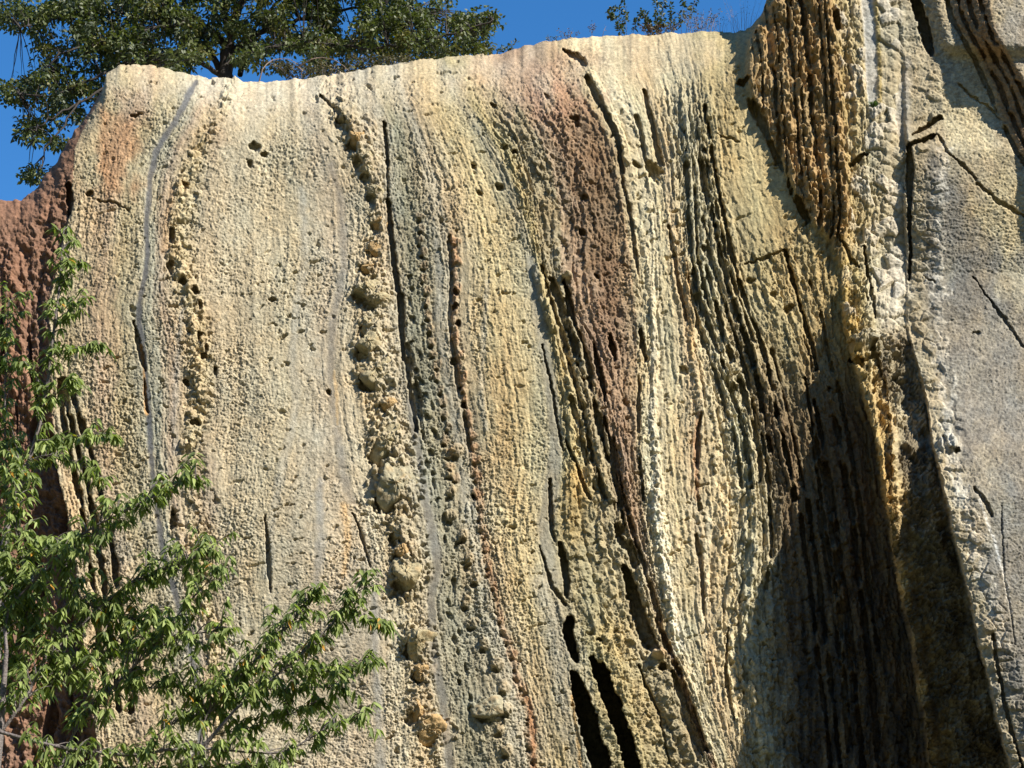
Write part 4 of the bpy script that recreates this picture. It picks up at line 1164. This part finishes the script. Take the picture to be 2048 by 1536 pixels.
tuft(1746, 216)
spray('grass_tuft', 'little dry tuft hanging on the pale slope below the skyline shrubs', 'grass tuft', fan(1400, 104, 14, 34, 14, 0.6), DRY, 0.05, 0.012, 3, M_BARK_PINK, M_DRY, back=-0.9, rad=0.004, dens_from=0.5)


# ---- the leafy tree in front, bottom left, and a sapling
def near_tree(name, label, Y, basepx, branches, trunk, bark, density, leaf_len, seed):
    global rng
    rng = np.random.default_rng(seed)
    g = at_y(basepx[0], basepx[1], Y); g[2] = 0.0
    root = empty(name, tuple(g))
    tag(root, label, 'tree')
    tr, bw, lv = Wood(), Wood(), Leaves()

    def curve(pts, r0, r1, wood, sides=7):
        p = np.array([(g if q[1] is None else at_y(q[0], q[1], Y + q[2])) - g for q in pts])
        t = np.linspace(0, len(p) - 1, (len(p) - 1) * 6 + 1)
        i = np.minimum(t.astype(int), len(p) - 2); f = (t - i)[:, None]
        pm = p[np.maximum(i - 1, 0)]; pn = p[np.minimum(i + 2, len(p) - 1)]
        a_, b_ = p[i], p[i + 1]
        c = 0.5 * (2 * a_ + (b_ - pm) * f + (2 * pm - 5 * a_ + 4 * b_ - pn) * f ** 2 + (3 * a_ - pm - 3 * b_ + pn) * f ** 3)
        wood.tube(c, np.linspace(r0, r1, len(c)), sides)
        return c
    for pts, r0, r1 in trunk:
        curve(pts, r0, r1, tr, 10)

    def cluster(c, dirn, n):
        """drooping rosette of narrow leaves at a shoot"""
        ax = dirn + rng.normal(0, 0.25, 3); ax /= np.linalg.norm(ax)
        th = rng.uniform(0, 2 * np.pi, n)
        pr = np.stack([np.cos(th), np.sin(th) * 0.7, -0.55 - 0.7 * rng.uniform(0, 1, n)], 1) + 0.45 * ax
        b_ = c + ax * rng.uniform(-0.05, 0.05, (n, 1))
        base = np.array([0.185, 0.235, 0.058]); dark = np.array([0.085, 0.12, 0.03]); bright = np.array([0.35, 0.41, 0.135])
        t = rng.uniform(0, 1, (n, 1)) ** 1.2
        col = np.where(t < 0.5, dark + (base - dark) * t * 2, base + (bright - base) * (t - 0.5) * 2)
        yl = rng.uniform(0, 1, n) < 0.012
        col[yl] = (0.5, 0.25, 0.03)
        lv.add(b_, pr, unit(n) * 0.6 + np.array([0, -0.3, 0.8]), rng.uniform(0.7, 1.25, n) * leaf_len, rng.uniform(0.8, 1.2, n) * leaf_len * 0.30, col, 0.35, 0.35)
    for pts, r0, r1, dens, reach in branches:
        c = curve(pts, r0, r1, bw)
        seg = np.linalg.norm(np.diff(c, axis=0), axis=1); L = seg.sum(); cum = np.concatenate([[0], np.cumsum(seg)])
        nt_ = max(3, int(L * dens * density))
        for k in range(nt_):
            s_ = L * (0.06 + 0.94 * (k + rng.uniform()) / nt_)
            i = min(int(np.searchsorted(cum, s_)) - 1, len(seg) - 1); i = max(i, 0)
            o_ = c[i] + (c[i + 1] - c[i]) * ((s_ - cum[i]) / max(seg[i], 1e-6))
            tg = (c[i + 1] - c[i]) / max(seg[i], 1e-6)
            dr = unit(1)[0] * np.array([1, 1, 0.8]) + tg * 0.8 + np.array([0, 0, 0.25])
            dr /= np.linalg.norm(dr)
            ln = reach * rng.uniform(0.2, 1.0)
            e = o_ + dr * ln
            tp = bez(o_, e, (0, 0, 0.12 * ln), 5)
            bw.tube(tp, np.linspace(r1 * 1.0 + 0.003, 0.0025, 5), 4)
            cluster(e, dr, int(rng.integers(7, 12)))
            if ln > 0.22:
                cluster(tp[2], dr, int(rng.integers(3, 6)))
        cluster(c[-1], c[-1] - c[-2], 9)
    tr.build('trunk', bark, root); bw.build('branches', bark, root); lv.build('crown', M_LEAF_NEAR, root)


NT = 15.0
near_tree('leafy_tree', 'leafy green tree with long drooping leaves in front of the cliff at the lower left', NT, (60, 2600), [
    ([(13, 1300, 0), (13, 1237, .1), (50, 1180, .1), (127, 1110, 0), (175, 1062, -.2), (250, 1022, -.3), (330, 982, -.3), (392, 956, -.3)], .016, .005, 15, .24),
    ([(0, 1467, 0), (50, 1397, 0), (93, 1317, .1), (150, 1262, .2), (230, 1190, .2), (300, 1150, .2), (380, 1120, .1), (430, 1100, 0)], .016, .005, 15, .34),
    ([(133, 1500, 0), (160, 1447, 0), (200, 1407, -.1), (233, 1367, -.1), (300, 1307, -.2), (380, 1270, -.2), (440, 1262, -.2)], .014, .005, 15, .34),
    ([(0, 1464, -.3), (133, 1497, -.3), (267, 1510, -.3), (333, 1500, -.3), (420, 1498, -.2), (520, 1506, -.2), (570, 1502, -.2), (615, 1480, -.2), (655, 1457, -.2), (722, 1436, -.2)], .016, .004, 9, .22),
    ([(400, 1490, 0), (417, 1424, 0), (467, 1367, 0), (510, 1324, 0), (560, 1272, 0), (600, 1225, 0), (625, 1200, 0), (632, 1185, 0)], .012, .004, 15, .22),
    ([(470, 1420, -.2), (545, 1357, -.2), (605, 1307, -.2), (645, 1267, -.2), (695, 1214, -.2), (718, 1178, -.2), (728, 1160, -.2)], .011, .003, 12, .2),
    ([(690, 1222, -.2), (732, 1237, -.2), (778, 1246, -.2)], .005, .002, 12, .07),
    ([(580, 1330, -.2), (620, 1335, -.2), (670, 1345, -.2), (715, 1330, -.2), (735, 1320, -.2)], .005, .002, 13, .16),
    ([(480, 1380, .1), (560, 1378, .1), (640, 1375, .1), (690, 1372, .1)], .006, .002, 11, .14),
    ([(233, 1374, 0), (300, 1376, 0), (380, 1372, 0), (450, 1365, .1), (500, 1330, .1)], .008, .003, 13, .26),
    ([(60, 1180, .2), (40, 1100, .3), (30, 1000, .3), (40, 920, .3)], .01, .004, 15, .26),
    ([(93, 1317, .2), (60, 1250, .3), (40, 1200, .3), (10, 1130, .4), (-40, 1080, .4)], .01, .004, 15, .34),
    ([(50, 1397, .2), (150, 1340, .3), (240, 1290, .4), (300, 1230, .4)], .01, .004, 18, .34),
    ([(0, 1467, .3), (-20, 1380, .3), (20, 1310, .4), (60, 1240, .4)], .012, .004, 14, .34),
    ([(20, 1560, -.2), (120, 1545, -.2), (260, 1540, -.2), (420, 1535, -.1), (560, 1530, -.1)], .012, .004, 11, .22),
    ([(430, 1470, .1), (520, 1450, .1), (600, 1420, .1), (640, 1400, .1)], .006, .003, 11, .18),
    ([(300, 1307, -.2), (340, 1250, -.3), (390, 1190, -.3), (440, 1140, -.3)], .008, .003, 12, .18),
    ([(300, 1480, 0), (360, 1440, 0), (430, 1420, .1), (500, 1400, .1)], .008, .003, 13, .26),
    ([(127, 1110, .1), (150, 1180, .2), (210, 1230, .3), (280, 1240, .3)], .006, .003, 16, .3),
    ([(0, 1240, .2), (60, 1130, .3), (110, 1080, .3)], .006, .003, 14, .26),
], [([(60, None, 0), (40, 2300, 0), (10, 1900, 0), (-10, 1600, 0), (0, 1467, 0), (13, 1300, 0)], .09, .018), ([(10, 1900, 0), (150, 1700, 0), (300, 1600, 0), (390, 1520, 0), (400, 1490, 0)], .05, .013), ([(10, 1900, 0), (80, 1650, 0), (133, 1500, 0)], .04, .015), ([(300, 1600, 0), (400, 1500, -.1), (470, 1420, -.2)], .03, .011)], M_BARK_GREY, 3.0, 0.09, 11)

near_tree('sapling', 'thin sapling with a bare grey stem and hanging leaf tufts at the left', 17.5, (0, 2300), [
    ([(18, 1030, 0), (55, 930, 0), (88, 810, 0), (105, 680, 0), (118, 580, 0), (124, 500, 0), (128, 455, 0)], .026, .006, 7, .2),
    ([(90, 790, 0), (70, 750, 0), (48, 722, 0)], .01, .003, 6, .1),
    ([(68, 880, 0), (120, 880, -.1), (180, 868, -.2), (228, 868, -.2)], .006, .003, 12, .14),
    ([(110, 640, 0), (140, 620, -.1), (160, 600, -.1)], .005, .002, 14, .14),
    ([(100, 720, 0), (140, 700, 0), (175, 690, 0), (200, 690, 0)], .005, .002, 13, .14),
    ([(84, 830, 0), (120, 780, 0), (150, 760, 0)], .005, .002, 14, .16),
    ([(118, 580, 0), (145, 540, 0), (155, 520, 0)], .004, .002, 12, .12),
    ([(15, 1040, .3), (10, 860, .3), (12, 700, .3), (18, 600, .3)], .014, .004, 9, .26),
    ([(60, 920, -.2), (100, 910, -.2), (160, 930, -.2), (210, 960, -.2)], .006, .003, 10, .16),
    ([(20, 1020, .2), (50, 960, .3), (30, 880, .4)], .006, .003, 13, .26),
], [([(0, None, 0), (-20, 1900, 0), (-15, 1400, 0), (0, 1150, 0), (18, 1030, 0)], .06, .028), ([(-15, 1400, .1), (10, 1200, .3), (15, 1040, .3)], .03, .015)], M_BARK_GREY, 2.6, 0.1, 12)
